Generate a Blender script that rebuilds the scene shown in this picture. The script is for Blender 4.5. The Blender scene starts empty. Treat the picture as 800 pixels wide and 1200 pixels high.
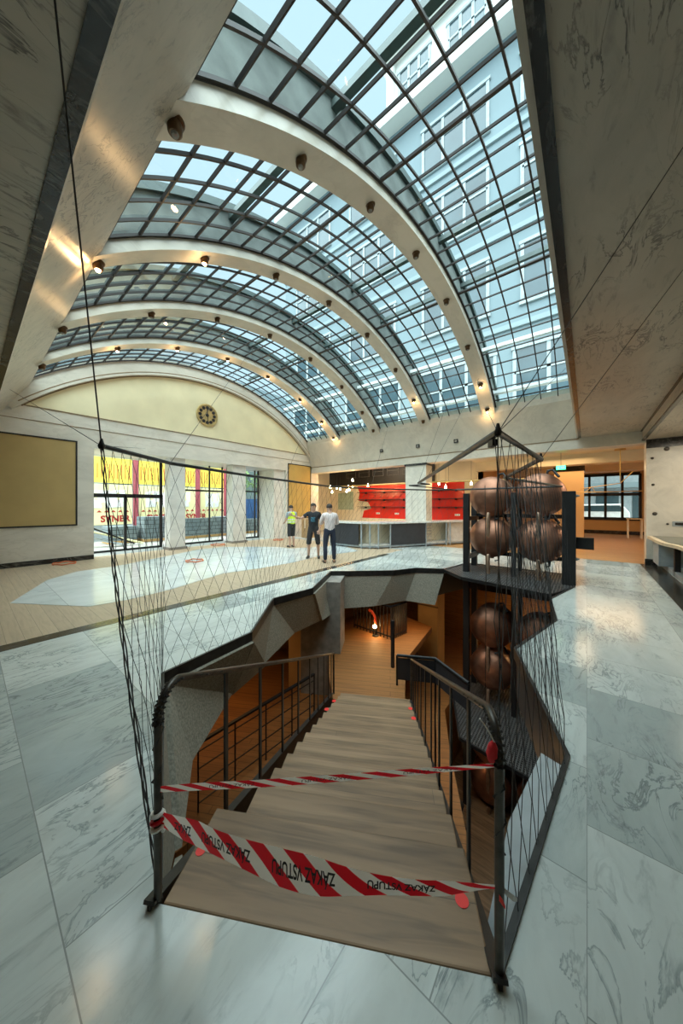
import bpy, bmesh, math, random
from mathutils import Vector, Matrix
random.seed(7)
SC = bpy.context.scene
COL = SC.collection
pi = math.pi

# ------------------------------------------------------------------ camera
CAM_H = 1.7
TH = math.radians(38.9)
FPX = 356.0
cd = bpy.data.cameras.new('camera')
cam = bpy.data.objects.new('camera', cd)
COL.objects.link(cam)
cd.sensor_fit = 'HORIZONTAL'
cd.sensor_width = 36.0
cd.lens = 36.0 * FPX / 800.0
cd.shift_y = -8.0 / 800.0
cd.clip_start = 0.05
cd.clip_end = 300
cam.location = (0, 0, CAM_H)
cam.rotation_euler = (pi / 2, 0, TH)
SC.camera = cam
CT, ST = math.cos(TH), math.sin(TH)

def ray(u, v):
    l = (u - 400.0) / FPX
    return Vector((l * CT - ST, l * ST + CT, -(v - 592.0) / FPX))

def atz(u, v, z=0.0):          # measured point of the photograph on a level plane
    r = ray(u, v); t = (z - CAM_H) / r.z
    return Vector((r.x * t, r.y * t, z))

def atx(u, v, x):
    r = ray(u, v); t = x / r.x
    return Vector((x, r.y * t, CAM_H + r.z * t))

def aty(u, v, y):
    r = ray(u, v); t = y / r.y
    return Vector((r.x * t, y, CAM_H + r.z * t))

# ------------------------------------------------------------------ materials
def new_mat(name):
    m = bpy.data.materials.new(name); m.use_nodes = True
    nt = m.node_tree
    b = nt.nodes['Principled BSDF']
    return m, nt, b

def nd(nt, typ, **kw):
    n = nt.nodes.new(typ)
    for k, v in kw.items():
        if k in n.inputs: n.inputs[k].default_value = v
        else: setattr(n, k, v)
    return n

def pos(nt, scale=(1, 1, 1), rot=(0, 0, 0), obj=False, loc=(0, 0, 0)):
    if obj:
        s = nd(nt, 'ShaderNodeTexCoord').outputs['Object']
    else:
        s = nd(nt, 'ShaderNodeNewGeometry').outputs['Position']
    mp = nd(nt, 'ShaderNodeMapping')
    mp.inputs['Scale'].default_value = scale
    mp.inputs['Rotation'].default_value = rot
    mp.inputs['Location'].default_value = loc
    nt.links.new(s, mp.inputs['Vector'])
    return mp.outputs['Vector']

def ramp(nt, fac, stops):
    r = nd(nt, 'ShaderNodeValToRGB')
    el = r.color_ramp.elements
    while len(el) < len(stops): el.new(0.5)
    for e, (p, c) in zip(el, stops):
        e.position = p; e.color = (*c, 1)
    nt.links.new(fac, r.inputs['Fac'])
    return r.outputs['Color']

def mix(nt, fac, a, b, mode='MIX'):
    m = nd(nt, 'ShaderNodeMix', data_type='RGBA', blend_type=mode)
    for s, i in ((fac, 0), (a, 6), (b, 7)):
        if isinstance(s, (int, float)): m.inputs[i].default_value = s
        elif isinstance(s, tuple): m.inputs[i].default_value = (*s, 1)
        else: nt.links.new(s, m.inputs[i])
    return m.outputs[2]

def plain(name, col, rough=0.5, metal=0.0, var=0.12, scale=6.0, bump=0.0):
    m, nt, b = new_mat(name)
    p = pos(nt, obj=True)
    n = nd(nt, 'ShaderNodeTexNoise', Scale=scale, Detail=4.0)
    nt.links.new(p, n.inputs['Vector'])
    c = ramp(nt, n.outputs['Fac'], [(0.3, tuple(x * (1 - var) for x in col)), (0.7, tuple(min(1, x * (1 + var)) for x in col))])
    nt.links.new(c, b.inputs['Base Color'])
    b.inputs['Roughness'].default_value = rough
    b.inputs['Metallic'].default_value = metal
    if bump:
        bp = nd(nt, 'ShaderNodeBump', Strength=bump, Distance=0.02)
        nt.links.new(n.outputs['Fac'], bp.inputs['Height'])
        nt.links.new(bp.outputs['Normal'], b.inputs['Normal'])
    return m

def emit(name, col, strength):
    m, nt, b = new_mat(name)
    b.inputs['Base Color'].default_value = (*col, 1)
    b.inputs['Emission Color'].default_value = (*col, 1)
    b.inputs['Emission Strength'].default_value = strength
    return m

def marble(name, base, vein, rough=0.25, scale=1.0, rot=(0, 0, 0.5), amount=0.8, tile=None, veinw=0.06, shift=(0, 0, 0), fleck=1.0):
    """veined stone; tile = (width, height, joint, rotation, colour 2) lays it out as slabs"""
    m, nt, b = new_mat(name)
    col = None
    p = pos(nt)
    off = p
    if tile:
        w, h, j, r, c2 = tile
        pt = pos(nt, rot=(0, 0, r), loc=shift)
        br = nd(nt, 'ShaderNodeTexBrick', Scale=1.0)
        br.inputs['Brick Width'].default_value = w
        br.inputs['Row Height'].default_value = h
        br.inputs['Mortar Size'].default_value = j
        br.inputs['Mortar Smooth'].default_value = 0.3
        br.inputs['Color1'].default_value = (0, 0, 0, 1)
        br.inputs['Color2'].default_value = (1, 1, 1, 1)
        br.inputs['Mortar'].default_value = (.5, .5, .5, 1)
        br.offset = 0.37; br.offset_frequency = 2
        nt.links.new(pt, br.inputs['Vector'])
        # every slab gets its own piece of the veining
        sc = nd(nt, 'ShaderNodeVectorMath', operation='MULTIPLY_ADD')
        nt.links.new(br.outputs['Color'], sc.inputs[0])
        sc.inputs[1].default_value = (7.3, 3.1, 5.7)
        nt.links.new(p, sc.inputs[2])
        off = sc.outputs[0]
    mp = nd(nt, 'ShaderNodeMapping')
    mp.inputs['Rotation'].default_value = rot
    mp.inputs['Scale'].default_value = (scale, scale * 0.35, scale)
    nt.links.new(off, mp.inputs['Vector'])
    n1 = nd(nt, 'ShaderNodeTexNoise', Scale=1.6, Detail=9.0, Roughness=0.62, Distortion=0.9)
    nt.links.new(mp.outputs[0], n1.inputs['Vector'])
    n2 = nd(nt, 'ShaderNodeTexNoise', Scale=2.3, Detail=6.0, Roughness=0.6, Distortion=1.6)
    nt.links.new(mp.outputs[0], n2.inputs['Vector'])
    n3 = nd(nt, 'ShaderNodeTexNoise', Scale=0.9, Detail=2.0)
    nt.links.new(off, n3.inputs['Vector'])
    cloud = ramp(nt, n1.outputs['Fac'], [(0.32, tuple(x * .82 for x in base)), (0.62, base)])
    v = ramp(nt, n2.outputs['Fac'], [(0.5 - veinw, (0, 0, 0)), (0.5, (1, 1, 1)), (0.5 + veinw * .3, (0, 0, 0))])
    gate = ramp(nt, n3.outputs['Fac'], [(0.42, (0, 0, 0)), (0.56, (1, 1, 1))])
    f = mix(nt, 1.0, v, gate, 'MULTIPLY')
    mq = nd(nt, 'ShaderNodeMapping')
    mq.inputs['Rotation'].default_value = rot
    mq.inputs['Scale'].default_value = (9 * fleck, 2.2 * fleck, 9 * fleck)
    nt.links.new(off, mq.inputs['Vector'])
    n4 = nd(nt, 'ShaderNodeTexNoise', Scale=1.5, Detail=5.0, Roughness=0.65, Distortion=0.6)
    nt.links.new(mq.outputs[0], n4.inputs['Vector'])
    fl = ramp(nt, n4.outputs['Fac'], [(0.56, (0, 0, 0)), (0.72, (.8, .8, .8))])
    g2 = ramp(nt, n1.outputs['Fac'], [(0.40, (1, 1, 1)), (0.60, (.12, .12, .12))])
    fl = mix(nt, 1.0, fl, g2, 'MULTIPLY')
    f = mix(nt, 1.0, f, fl, 'ADD')
    f2 = nd(nt, 'ShaderNodeMath', operation='MULTIPLY', use_clamp=True); f2.inputs[1].default_value = amount
    nt.links.new(f, f2.inputs[0])
    col = mix(nt, f2.outputs[0], cloud, vein)
    if tile:
        tc = ramp(nt, br.outputs['Color'], [(0.0, (1, 1, 1)), (0.55, (.97, .97, .96)), (1.0, tile[4])])
        col = mix(nt, 1.0, col, tc, 'MULTIPLY')
        col = mix(nt, br.outputs['Fac'], col, tuple(x * .45 for x in base))
    nt.links.new(col, b.inputs['Base Color'])
    b.inputs['Roughness'].default_value = rough
    return m

def planks(name, c1, c2, w=0.18, length=2.2, rot=0.0, rough=0.45, obj=False, grain=1.0, gap=0.004, plane='XY'):
    m, nt, b = new_mat(name)
    r3 = {'XY': (0, 0, rot), 'XZ': (pi / 2, 0, rot), 'YZ': (pi / 2, 0, pi / 2)}[plane]
    if plane == 'YZ':
        p0 = pos(nt, obj=obj)
        sx = nd(nt, 'ShaderNodeSeparateXYZ'); nt.links.new(p0, sx.inputs[0])
        cx = nd(nt, 'ShaderNodeCombineXYZ')
        nt.links.new(sx.outputs[1], cx.inputs[0]); nt.links.new(sx.outputs[2], cx.inputs[1])
        p = cx.outputs[0]
    else:
        p = pos(nt, rot=r3, obj=obj)
    if obj:                      # every board its own stretch of grain
        oi = nd(nt, 'ShaderNodeObjectInfo')
        ad = nd(nt, 'ShaderNodeVectorMath', operation='MULTIPLY_ADD')
        nt.links.new(oi.outputs['Random'], ad.inputs[0]); ad.inputs[1].default_value = (9.0, 6.2, 3.0); nt.links.new(p, ad.inputs[2])
        p = ad.outputs[0]
    br = nd(nt, 'ShaderNodeTexBrick', Scale=1.0)
    br.inputs['Brick Width'].default_value = length
    br.inputs['Row Height'].default_value = w
    br.inputs['Mortar Size'].default_value = gap
    br.inputs['Color1'].default_value = (*c1, 1)
    br.inputs['Color2'].default_value = (*c2, 1)
    br.inputs['Mortar'].default_value = (*[x * .35 for x in c1], 1)
    nt.links.new(p, br.inputs['Vector'])
    mp = nd(nt, 'ShaderNodeMapping'); mp.inputs['Scale'].default_value = (1.2, 14, 14)
    nt.links.new(p, mp.inputs['Vector'])
    n = nd(nt, 'ShaderNodeTexNoise', Scale=1.8, Detail=7.0, Distortion=0.7)
    nt.links.new(mp.outputs[0], n.inputs['Vector'])
    g = ramp(nt, n.outputs['Fac'], [(0.25, (1 - .42 * grain,) * 3), (0.6, (1, 1, 1)), (0.8, (1 - .1 * grain,) * 3)])
    c = mix(nt, 1.0, br.outputs['Color'], g, 'MULTIPLY')
    if obj:                      # pale sapwood streaks along the boards
        m2 = nd(nt, 'ShaderNodeMapping'); m2.inputs['Scale'].default_value = (.45, 7, 7)
        nt.links.new(p, m2.inputs['Vector'])
        n2 = nd(nt, 'ShaderNodeTexNoise', Scale=1.4, Detail=3.0, Distortion=.4); nt.links.new(m2.outputs[0], n2.inputs['Vector'])
        sp = ramp(nt, n2.outputs['Fac'], [(.50, (0, 0, 0)), (.68, (.6, .6, .6))])
        c = mix(nt, sp, c, tuple(min(1, x * 1.4 + .02) for x in c1))
    nt.links.new(c, b.inputs['Base Color'])
    b.inputs['Roughness'].default_value = rough
    return m

def glass(name, tint, refl=0.12, rough=0.02):
    m, nt, b = new_mat(name)
    nt.nodes.remove(b)
    out = nt.nodes['Material Output']
    t = nd(nt, 'ShaderNodeBsdfTransparent'); t.inputs['Color'].default_value = (*tint, 1)
    g = nd(nt, 'ShaderNodeBsdfGlossy', Roughness=rough)
    fr = nd(nt, 'ShaderNodeLayerWeight', Blend=refl)
    mx = nd(nt, 'ShaderNodeMixShader')
    k = nd(nt, 'ShaderNodeMath', operation='MULTIPLY'); k.inputs[1].default_value = .4
    nt.links.new(fr.outputs['Fresnel'], k.inputs[0]); nt.links.new(k.outputs[0], mx.inputs[0])
    nt.links.new(t.outputs[0], mx.inputs[1]); nt.links.new(g.outputs[0], mx.inputs[2])
    nt.links.new(mx.outputs[0], out.inputs['Surface'])
    return m

M = {}
M['floor'] = marble('floor marble', (.62, .66, .63), (.22, .25, .25), .15, 2.3, (0, 0, .95), .8, (.83, .76, .003, 0.0, (.60, .64, .65)), .045, (.42, -.24, 0))
M['floor2'] = marble('floor marble lengthwise', (.62, .66, .63), (.22, .25, .25), .15, 2.3, (0, 0, .6), .8, (.78, .93, .003, pi / 2, (.60, .64, .65)), .045, (.23, 0, 0))
M['island'] = marble('pale marble', (.68, .72, .71), (.42, .45, .45), .18, .8, (0, 0, .9), .5, (2.2, 1.1, .004, 0.0, (.86, .88, .89)))
M['ceil'] = marble('ceiling marble', (.46, .405, .325), (.07, .06, .055), .32, 1.7, (0, 0, .75), .9, None, .035, (0, 0, 0), .8)
M['wallm'] = marble('wall marble', (.71, .665, .585), (.45, .40, .33), .35, 1.2, (.5, .3, .4), .3, (1.6, 50, .003, 0.0, (.95, .95, .94)))
M['rib'] = marble('rib stone', (.60, .55, .46), (.40, .36, .30), .4, .8, (.2, .1, .4), .35)
M['white_stone'] = marble('white pillar stone', (.74, .72, .67), (.48, .47, .44), .35, 1.3, (.3, .5, .4), .3)
M['black_stone'] = marble('black stone', (.020, .019, .018), (.20, .19, .17), .25, 1.3, (0, 0, .6), .5)
M['strip'] = marble('dark floor stone', (.045, .045, .04), (.20, .19, .16), .2, 1.5, (0, 0, .3), .5, (.9, .5, .004, 0.0, (.7, .7, .7)))
M['cream'] = plain('cream plaster', (.74, .66, .43), .7, 0, .06, 1.5)
M['cream_wall'] = plain('warm cream wall', (.68, .60, .44), .7, 0, .08, 1.2)
M['brown_line'] = plain('bronze moulding', (.20, .13, .06), .5)
M['blind'] = plain('ochre blind fabric', (.46, .325, .13), .8, 0, .05, 2)
M['blind2'] = plain('yellow ochre panel', (.52, .33, .09), .8, 0, .08, 2)
M['black'] = plain('black metal', (.016, .016, .017), .45, .3)
M['steel'] = plain('dark steel', (.055, .054, .052), .42, .75, .25, 9)
M['rail'] = plain('worn steel rail', (.085, .075, .065), .38, .8, .35, 14)
M['bars'] = plain('brown skylight bars', (.014, .010, .008), .55, .2)
M['green_steel'] = plain('green grey steel', (.07, .095, .09), .5, .2)
M['white_steel'] = plain('white gutter', (.9, .93, .95), .3)
M['grate'] = plain('grey grating steel', (.13, .13, .13), .5, .4, .2, 9)
M['net'] = plain('net cord', (.035, .033, .032), .7)
M['glass'] = glass('skylight glass', (.74, .90, .93), .06)
M['wglass'] = glass('window glass', (.90, .95, .93), .08)
M['oak'] = planks('oak floor', (.50, .385, .26), (.46, .35, .238), .16, 2.0, 0.0, .45, grain=.5, gap=.0018)
M['oak_warm'] = planks('warm oak floor', (.50, .27, .10), (.44, .23, .08), .14, 2.0, 0.0, .4, grain=.6)
M['timber'] = planks('orange timber boards', (.31, .122, .028), (.26, .10, .022), .13, 2.6, -.52, .6, grain=.7)
M['timber_wall'] = planks('orange timber wall boards', (.36, .165, .045), (.30, .135, .035), .16, 2.6, 0, .5, grain=.7, plane='XZ')
M['timber_side'] = planks('orange timber side boards', (.36, .165, .045), (.30, .135, .035), .16, 2.6, 0, .5, grain=.7, plane='YZ')
M['tread'] = planks('oak tread', (.27, .165, .088), (.215, .128, .066), .21, 12.0, 0.0, .5, obj=True, grain=1.2, gap=.0015)
M['concrete'] = plain('stippled concrete', (.285, .262, .21), .85, 0, .30, 45, .4)
M['concrete2'] = plain('grey column concrete', (.23, .21, .185), .85, 0, .25, 6)
M['roofconc'] = plain('roof concrete', (.13, .145, .135), .9, 0, .3, 3)
M['copper'] = plain('aged copper', (.34, .165, .105), .46, .85, .35, 3.5)
M['copper_pipe'] = plain('dull copper pipe', (.40, .27, .19), .45, .8, .25, 8)
M['red_wall'] = plain('red lacquer panel', (.62, .022, .012), .22, 0, .12, 1.0)
M['brass'] = plain('brass', (.55, .36, .13), .35, .9)
M['white'] = plain('white paint', (.75, .75, .72), .6)
M['facade'] = plain('shaded render facade', (.215, .275, .295), .8, 0, .05, .6)  # white render with its shade and teal tint put into the colour
M['attic'] = plain('sunlit attic render', (.72, .71, .66), .8, 0, .03, .6)  # lit copy of the render: sunlight on the attic put into the colour
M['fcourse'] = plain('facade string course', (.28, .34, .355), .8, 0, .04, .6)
M['fwin'] = plain('facade window glass', (.05, .085, .10), .12, 0, .3, .4)
M['fframe'] = plain('facade window frame', (.38, .43, .44), .6)
M['yellow'] = plain('yellow hoarding', (.92, .72, .12), .6, 0, .08, 1)
M['pyellow'] = plain('pale yellow hoarding', (.92, .86, .50), .6, 0, .08, 1)
M['hred'] = plain('hoarding red', (.48, .03, .03), .6)
M['hpost'] = plain('faded red post', (.40, .09, .12), .6)
M['hwhite'] = plain('white sheeting', (.85, .88, .90), .5, 0, .12, 3)
M['block'] = planks('grey paving blocks', (.24, .29, .31), (.19, .24, .27), .20, .42, 0, .9, grain=.4, gap=.015, plane='YZ')
M['pave'] = plain('street paving', (.42, .41, .39), .9, 0, .2, 3)
M['blue'] = plain('blue plastic', (.04, .12, .32), .5)
M['worktop'] = marble('bar worktop', (.70, .69, .65), (.4, .4, .4), .2, 1.5, (0, 0, .3), .4)
M['charcoal'] = plain('charcoal panel', (.028, .028, .032), .5)
M['tape_white'] = plain('tape white', (.82, .80, .76), .4)
M['ink'] = plain('black ink', (.012, .012, .014), .5)
M['dot'] = plain('red sticker', (.85, .03, .02), .5, 0, .02)
M['orange_cord'] = plain('orange cord', (.60, .14, .04), .6)
M['cardboard'] = plain('cardboard', (.40, .25, .12), .85)
M['skin'] = plain('skin', (.50, .30, .21), .55, 0, .06)
M['hair'] = plain('dark hair', (.025, .018, .013), .7)
M['hivis'] = plain('hi-vis yellow', (.70, .90, .04), .6, 0, .05)
M['silver'] = plain('reflective silver band', (.70, .72, .70), .35)
M['tee'] = plain('black t-shirt', (.014, .016, .02), .85)
M['print'] = plain('blue shirt print', (.03, .11, .16), .8, 0, .5, 20)
M['dshorts'] = plain('dark grey shorts', (.028, .028, .03), .85)
M['pink'] = plain('pale pink shirt', (.72, .62, .60), .8)
M['navy'] = plain('navy trousers', (.018, .026, .05), .85)
M['shoe'] = plain('dark shoe', (.05, .045, .04), .7)
M['greytee'] = plain('grey shirt', (.32, .36, .38), .85)
M['green_patch'] = plain('green grey patch', (.33, .40, .30), .8)
M['bronze'] = plain('bronze lamp housing', (.10, .055, .025), .4, .7)
M['clockface'] = plain('gilded clock face', (.50, .38, .17), .45, .5, .15, 8)
M['warm_bulb'] = emit('warm bulb', (1.0, .62, .25), 60)
M['dead_bulb'] = plain('unlit lens', (.25, .24, .22), .2)
M['exit'] = emit('exit green', (.05, .8, .25), 3)
M['lampred'] = plain('red lamp shade', (.62, .07, .03), .5)
M['tanwall'] = plain('tan wall', (.66, .44, .22), .75, 0, .05, 1)
M['plywood'] = plain('plywood', (.58, .36, .15), .6, 0, .1, 2)
M['grey_panel'] = plain('blue grey panel', (.32, .36, .38), .6)
M['topglass'] = plain('dark green counter top', (.10, .12, .09), .15)
M['pale_edge'] = plain('pale counter edge', (.66, .56, .40), .5)
M['redcloth'] = plain('red cloth', (.70, .02, .03), .7)

def stripes():
    m, nt, b = new_mat('red and white tape stripes')
    uv = nd(nt, 'ShaderNodeUVMap')
    sx = nd(nt, 'ShaderNodeSeparateXYZ'); nt.links.new(uv.outputs[0], sx.inputs[0])
    a = nd(nt, 'ShaderNodeMath', operation='MULTIPLY_ADD')
    nt.links.new(sx.outputs[1], a.inputs[0]); a.inputs[1].default_value = -0.9
    nt.links.new(sx.outputs[0], a.inputs[2])
    fr = nd(nt, 'ShaderNodeMath', operation='FRACT'); nt.links.new(a.outputs[0], fr.inputs[0])
    c = ramp(nt, fr.outputs[0], [(0.49, (.78, .015, .03)), (0.51, (.93, .91, .88))])
    nt.links.new(c, b.inputs['Base Color'])
    b.inputs['Roughness'].default_value = .35
    tr = nd(nt, 'ShaderNodeBsdfTranslucent'); nt.links.new(c, tr.inputs['Color'])
    mx = nd(nt, 'ShaderNodeMixShader'); mx.inputs[0].default_value = .5
    nt.links.new(b.outputs[0], mx.inputs[1]); nt.links.new(tr.outputs[0], mx.inputs[2])
    nt.links.new(mx.outputs[0], nt.nodes['Material Output'].inputs['Surface'])
    return m
M['stripes'] = stripes()

# ------------------------------------------------------------------ mesh builder
def wloc(o):
    p = Vector((0, 0, 0))
    while o is not None:
        p = p + o.location; o = o.parent
    return p

class MB:
    def __init__(s): s.v = []; s.f = []; s.uv = None
    def add(s, vs, fs):
        n = len(s.v); s.v += [tuple(v) for v in vs]
        s.f += [tuple(i + n for i in f) for f in fs]; return s
    def box(s, x0, x1, y0, y1, z0, z1):
        vs = [(x, y, z) for z in (z0, z1) for y in (y0, y1) for x in (x0, x1)]
        return s.add(vs, [(0, 2, 3, 1), (4, 5, 7, 6), (0, 1, 5, 4), (2, 6, 7, 3), (0, 4, 6, 2), (1, 3, 7, 5)])
    def obox(s, c, size, ax=None):
        """box about c; ax = (ex, ey, ez) unit axes"""
        ex, ey, ez = ax or (Vector((1, 0, 0)), Vector((0, 1, 0)), Vector((0, 0, 1)))
        c = Vector(c); a, b, d = (q / 2 for q in size)
        vs = [c + ex * (i * a) + ey * (j * b) + ez * (k * d) for k in (-1, 1) for j in (-1, 1) for i in (-1, 1)]
        return s.add(vs, [(0, 2, 3, 1), (4, 5, 7, 6), (0, 1, 5, 4), (2, 6, 7, 3), (0, 4, 6, 2), (1, 3, 7, 5)])
    def bar(s, p, q, w, h, up=(0, 0, 1)):
        p, q = Vector(p), Vector(q); e = (q - p); L = e.length; e.normalize()
        sd = e.cross(Vector(up))
        if sd.length < 1e-4: sd = e.cross(Vector((1, 0, 0)))
        sd.normalize(); u = sd.cross(e)
        return s.obox((p + q) / 2, (w, L, h), (sd, e, u))
    def tube(s, pts, r, n=8, cap=True, closed=False):
        pts = [Vector(p) for p in pts]
        k = len(pts); base = len(s.v)
        prev = None
        for i, p in enumerate(pts):
            a = pts[i - 1] if (i > 0 or closed) else p
            b = pts[(i + 1) % k] if (i < k - 1 or closed) else p
            t = (b - a)
            if t.length < 1e-9: t = Vector((0, 0, 1))
            t.normalize()
            if prev is None:
                x = t.cross(Vector((0, 0, 1)))
                if x.length < 1e-3: x = t.cross(Vector((1, 0, 0)))
            else:
                x = prev - t * prev.dot(t)
                if x.length < 1e-4: x = t.cross(Vector((0.3, 1, 0.2)))
            x.normalize(); prev = x; y = t.cross(x)
            rr = r[i] if isinstance(r, (list, tuple)) else r
            for j in range(n):
                an = 2 * pi * j / n
                s.v.append(tuple(p + x * (rr * math.cos(an)) + y * (rr * math.sin(an))))
        m = k if closed else k - 1
        for i in range(m):
            for j in range(n):
                a = base + i * n + j; b = base + i * n + (j + 1) % n
                c = base + ((i + 1) % k) * n + (j + 1) % n; d = base + ((i + 1) % k) * n + j
                s.f.append((a, b, c, d))
        if cap and not closed:
            s.f.append(tuple(base + j for j in reversed(range(n))))
            s.f.append(tuple(base + (k - 1) * n + j for j in range(n)))
        return s
    def lathe(s, prof, o, axis=(0, 0, 1), n=24):
        """prof = [(radius, height)] turned about axis through o"""
        o = Vector(o); az = Vector(axis).normalized()
        ax = az.cross(Vector((0, 0, 1)))
        if ax.length < 1e-3: ax = Vector((1, 0, 0))
        ax.normalize(); ay = az.cross(ax)
        base = len(s.v); k = len(prof)
        for r, h in prof:
            for j in range(n):
                an = 2 * pi * j / n
                s.v.append(tuple(o + az * h + ax * (r * math.cos(an)) + ay * (r * math.sin(an))))
        for i in range(k - 1):
            for j in range(n):
                s.f.append((base + i * n + j, base + i * n + (j + 1) % n, base + (i + 1) * n + (j + 1) % n, base + (i + 1) * n + j))
        if prof[0][0] > 1e-6: s.f.append(tuple(base + j for j in reversed(range(n))))
        if prof[-1][0] > 1e-6: s.f.append(tuple(base + (k - 1) * n + j for j in range(n)))
        return s
    def prism(s, poly, vec):
        """closed polygon (3-D points) swept by vec"""
        poly = [Vector(p) for p in poly]; n = len(poly); vec = Vector(vec)
        vs = poly + [p + vec for p in poly]
        fs = [tuple(reversed(range(n))), tuple(range(n, 2 * n))] + [(i, (i + 1) % n, n + (i + 1) % n, n + i) for i in range(n)]
        return s.add(vs, fs)
    def sheet(s, rows, closed=False, uvs=None):
        """grid surface from rows of points"""
        base = len(s.v); n = len(rows[0])
        for r in rows: s.v += [tuple(p) for p in r]
        for i in range(len(rows) - 1):
            for j in range(n - 1):
                s.f.append((base + i * n + j, base + i * n + j + 1, base + (i + 1) * n + j + 1, base + (i + 1) * n + j))
        if uvs: s.uv = (s.uv or []) + [u for r in uvs for u in r]
        return s
    def build(s, name, mat, parent=None, smooth=False, bevel=0.0):
        me = bpy.data.meshes.new(name)
        off = wloc(parent) if parent is not None else Vector((0, 0, 0))
        me.from_pydata([tuple(Vector(v) - off) for v in s.v], [], s.f)
        if s.uv:
            l = me.uv_layers.new(name='UVMap')
            for lp in me.loops: l.data[lp.index].uv = s.uv[lp.vertex_index]
        bm = bmesh.new(); bm.from_mesh(me)
        bmesh.ops.recalc_face_normals(bm, faces=bm.faces)
        bm.to_mesh(me); bm.free()
        if smooth:
            for p in me.polygons: p.use_smooth = True
            try: me.set_sharp_from_angle(angle=math.radians(40))
            except Exception: pass
        me.materials.append(mat if not isinstance(mat, str) else M[mat])
        o = bpy.data.objects.new(name, me); COL.objects.link(o)
        o.parent = parent
        if bevel:
            b = o.modifiers.new('bevel', 'BEVEL'); b.width = bevel; b.segments = 2; b.limit_method = 'ANGLE'
        return o

def tag(o, label=None, cat=None, group=None, kind=None):
    if label: o['label'] = label
    if cat: o['category'] = cat
    if group: o['group'] = group
    if kind: o['kind'] = kind
    return o

def thing(name, loc, label, cat, group=None):
    o = bpy.data.objects.new(name, None); COL.objects.link(o)
    o.location = loc; o.empty_display_size = .1
    return tag(o, label, cat, group)

def struct(o): o['kind'] = 'structure'; return o

def dup(src, loc, label=None, rz=None):
    r = src.copy(); COL.objects.link(r); r.location = loc
    if rz is not None: r.rotation_euler = (0, 0, rz)
    if label: r['label'] = label
    for ch in list(src.children):
        c = ch.copy(); COL.objects.link(c); c.parent = r
        for g in ch.children:
            d = g.copy(); COL.objects.link(d); d.parent = c
    return r

def text_verts(body, size, font_bold=0.0):
    """(vertices, faces, width) of a word in plain sans lettering, in the XY plane, baseline at 0"""
    cu = bpy.data.curves.new('lettering', 'FONT'); cu.body = body; cu.size = size; cu.offset = font_bold
    ob = bpy.data.objects.new('lettering', cu); COL.objects.link(ob)
    bpy.context.view_layer.update()
    dg = bpy.context.evaluated_depsgraph_get()
    me = ob.evaluated_get(dg).to_mesh()
    vs = [Vector(v.co) for v in me.vertices]; fs = [tuple(p.vertices) for p in me.polygons]
    ob.evaluated_get(dg).to_mesh_clear()
    bpy.data.objects.remove(ob); bpy.data.curves.remove(cu)
    w = max(v.x for v in vs) if vs else 0
    return vs, fs, w

# ------------------------------------------------------------------ vault geometry
VY, VR, VZ = 6.45, 8.24, -1.31
XE = -12.13
def arc(r, y):
    return VZ + math.sqrt(max(0, r * r - (y - VY) ** 2))
def pol(r, a, x):            # a: angle from the vertical
    return Vector((x, VY + r * math.sin(a), VZ + r * math.cos(a)))
A0 = math.asin(5.33 / VR)
A_L, A_R = -A0 - .03, A0 + .01

# ================================================================== SETTING
# opening in the floor
OUT = [(-1.42, .52), (-.25, 1.2), (-.1, 2.56), (-.66, 4.09), (-.35, 5.48), (-.51, 6.66), (-.2, 7.94), (-.3, 9.3), (-2.75, 9.3),
       (-2.95, 7.99), (-3.58, 7.62), (-3.9, 6.95), (-5.09, 5.86), (-4.34, 4.44), (-4.42, 3.51), (-3.47, 2.39), (-3.32, 1.25)]

def floor_with_hole(name, outer, hole, mat, z0, z1):
    bm = bmesh.new()
    ed = []
    for loop in (outer, hole):
        vs = [bm.verts.new((x, y, z1)) for x, y in loop]
        for i in range(len(vs)): ed.append(bm.edges.new((vs[i], vs[(i + 1) % len(vs)])))
    bmesh.ops.triangle_fill(bm, use_beauty=True, use_dissolve=False, edges=ed)
    top = list(bm.faces)
    r = bmesh.ops.extrude_face_region(bm, geom=top)
    bmesh.ops.translate(bm, verts=[e for e in r['geom'] if isinstance(e, bmesh.types.BMVert)], vec=(0, 0, z0 - z1))
    bmesh.ops.recalc_face_normals(bm, faces=bm.faces)
    me = bpy.data.meshes.new(name); bm.to_mesh(me); bm.free()
    me.materials.append(M[mat])
    o = bpy.data.objects.new(name, me); COL.objects.link(o); return struct(o)

floor_with_hole('floor', [(-5.45, -4), (0, -4), (0, 12.3), (-5.45, 12.3)], OUT, 'floor', -.12, 0)
struct(MB().box(0, 3.2, -4, 12.3, -.12, 0).build('floor_aisle', 'floor2'))
struct(MB().box(-12.6, -5.45, -4, 10.5, -.12, 0).build('floor_timber', 'oak'))
struct(MB().box(-13.9, -5.45, 10.5, 17, -.12, 0).build('floor_bar', 'island'))
struct(MB().box(-14.2, -12.6, 2.4, 10.5, -.12, .0).build('floor_threshold', 'island'))
struct(MB().box(-5.45, 4.5, 12.3, 25, -.12, -.002).build('floor_far_room', 'oak_warm'))
struct(MB().box(-5.50, -5.28, -4, 9.2, -.1, .004).build('trim_1', 'strip'))
struct(MB().box(1.2, 1.6, -4, 12.28, -.1, .004).build('trim_2', 'strip'))
isl_lo = [(105, 711), (150, 703), (200, 691), (262, 672), (305, 666), (345, 659), (372, 652)]
isl_hi = [(420, 646), (400, 639), (340, 643), (325, 641), (262, 641), (232, 644), (200, 651), (140, 663), (90, 670), (55, 680), (12, 707)]
isl = [atz(u, v) for u, v in isl_lo + isl_hi]
isl = [(max(-12.5, min(-5.52, p.x)), min(10.2, p.y)) for p in isl]
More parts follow.
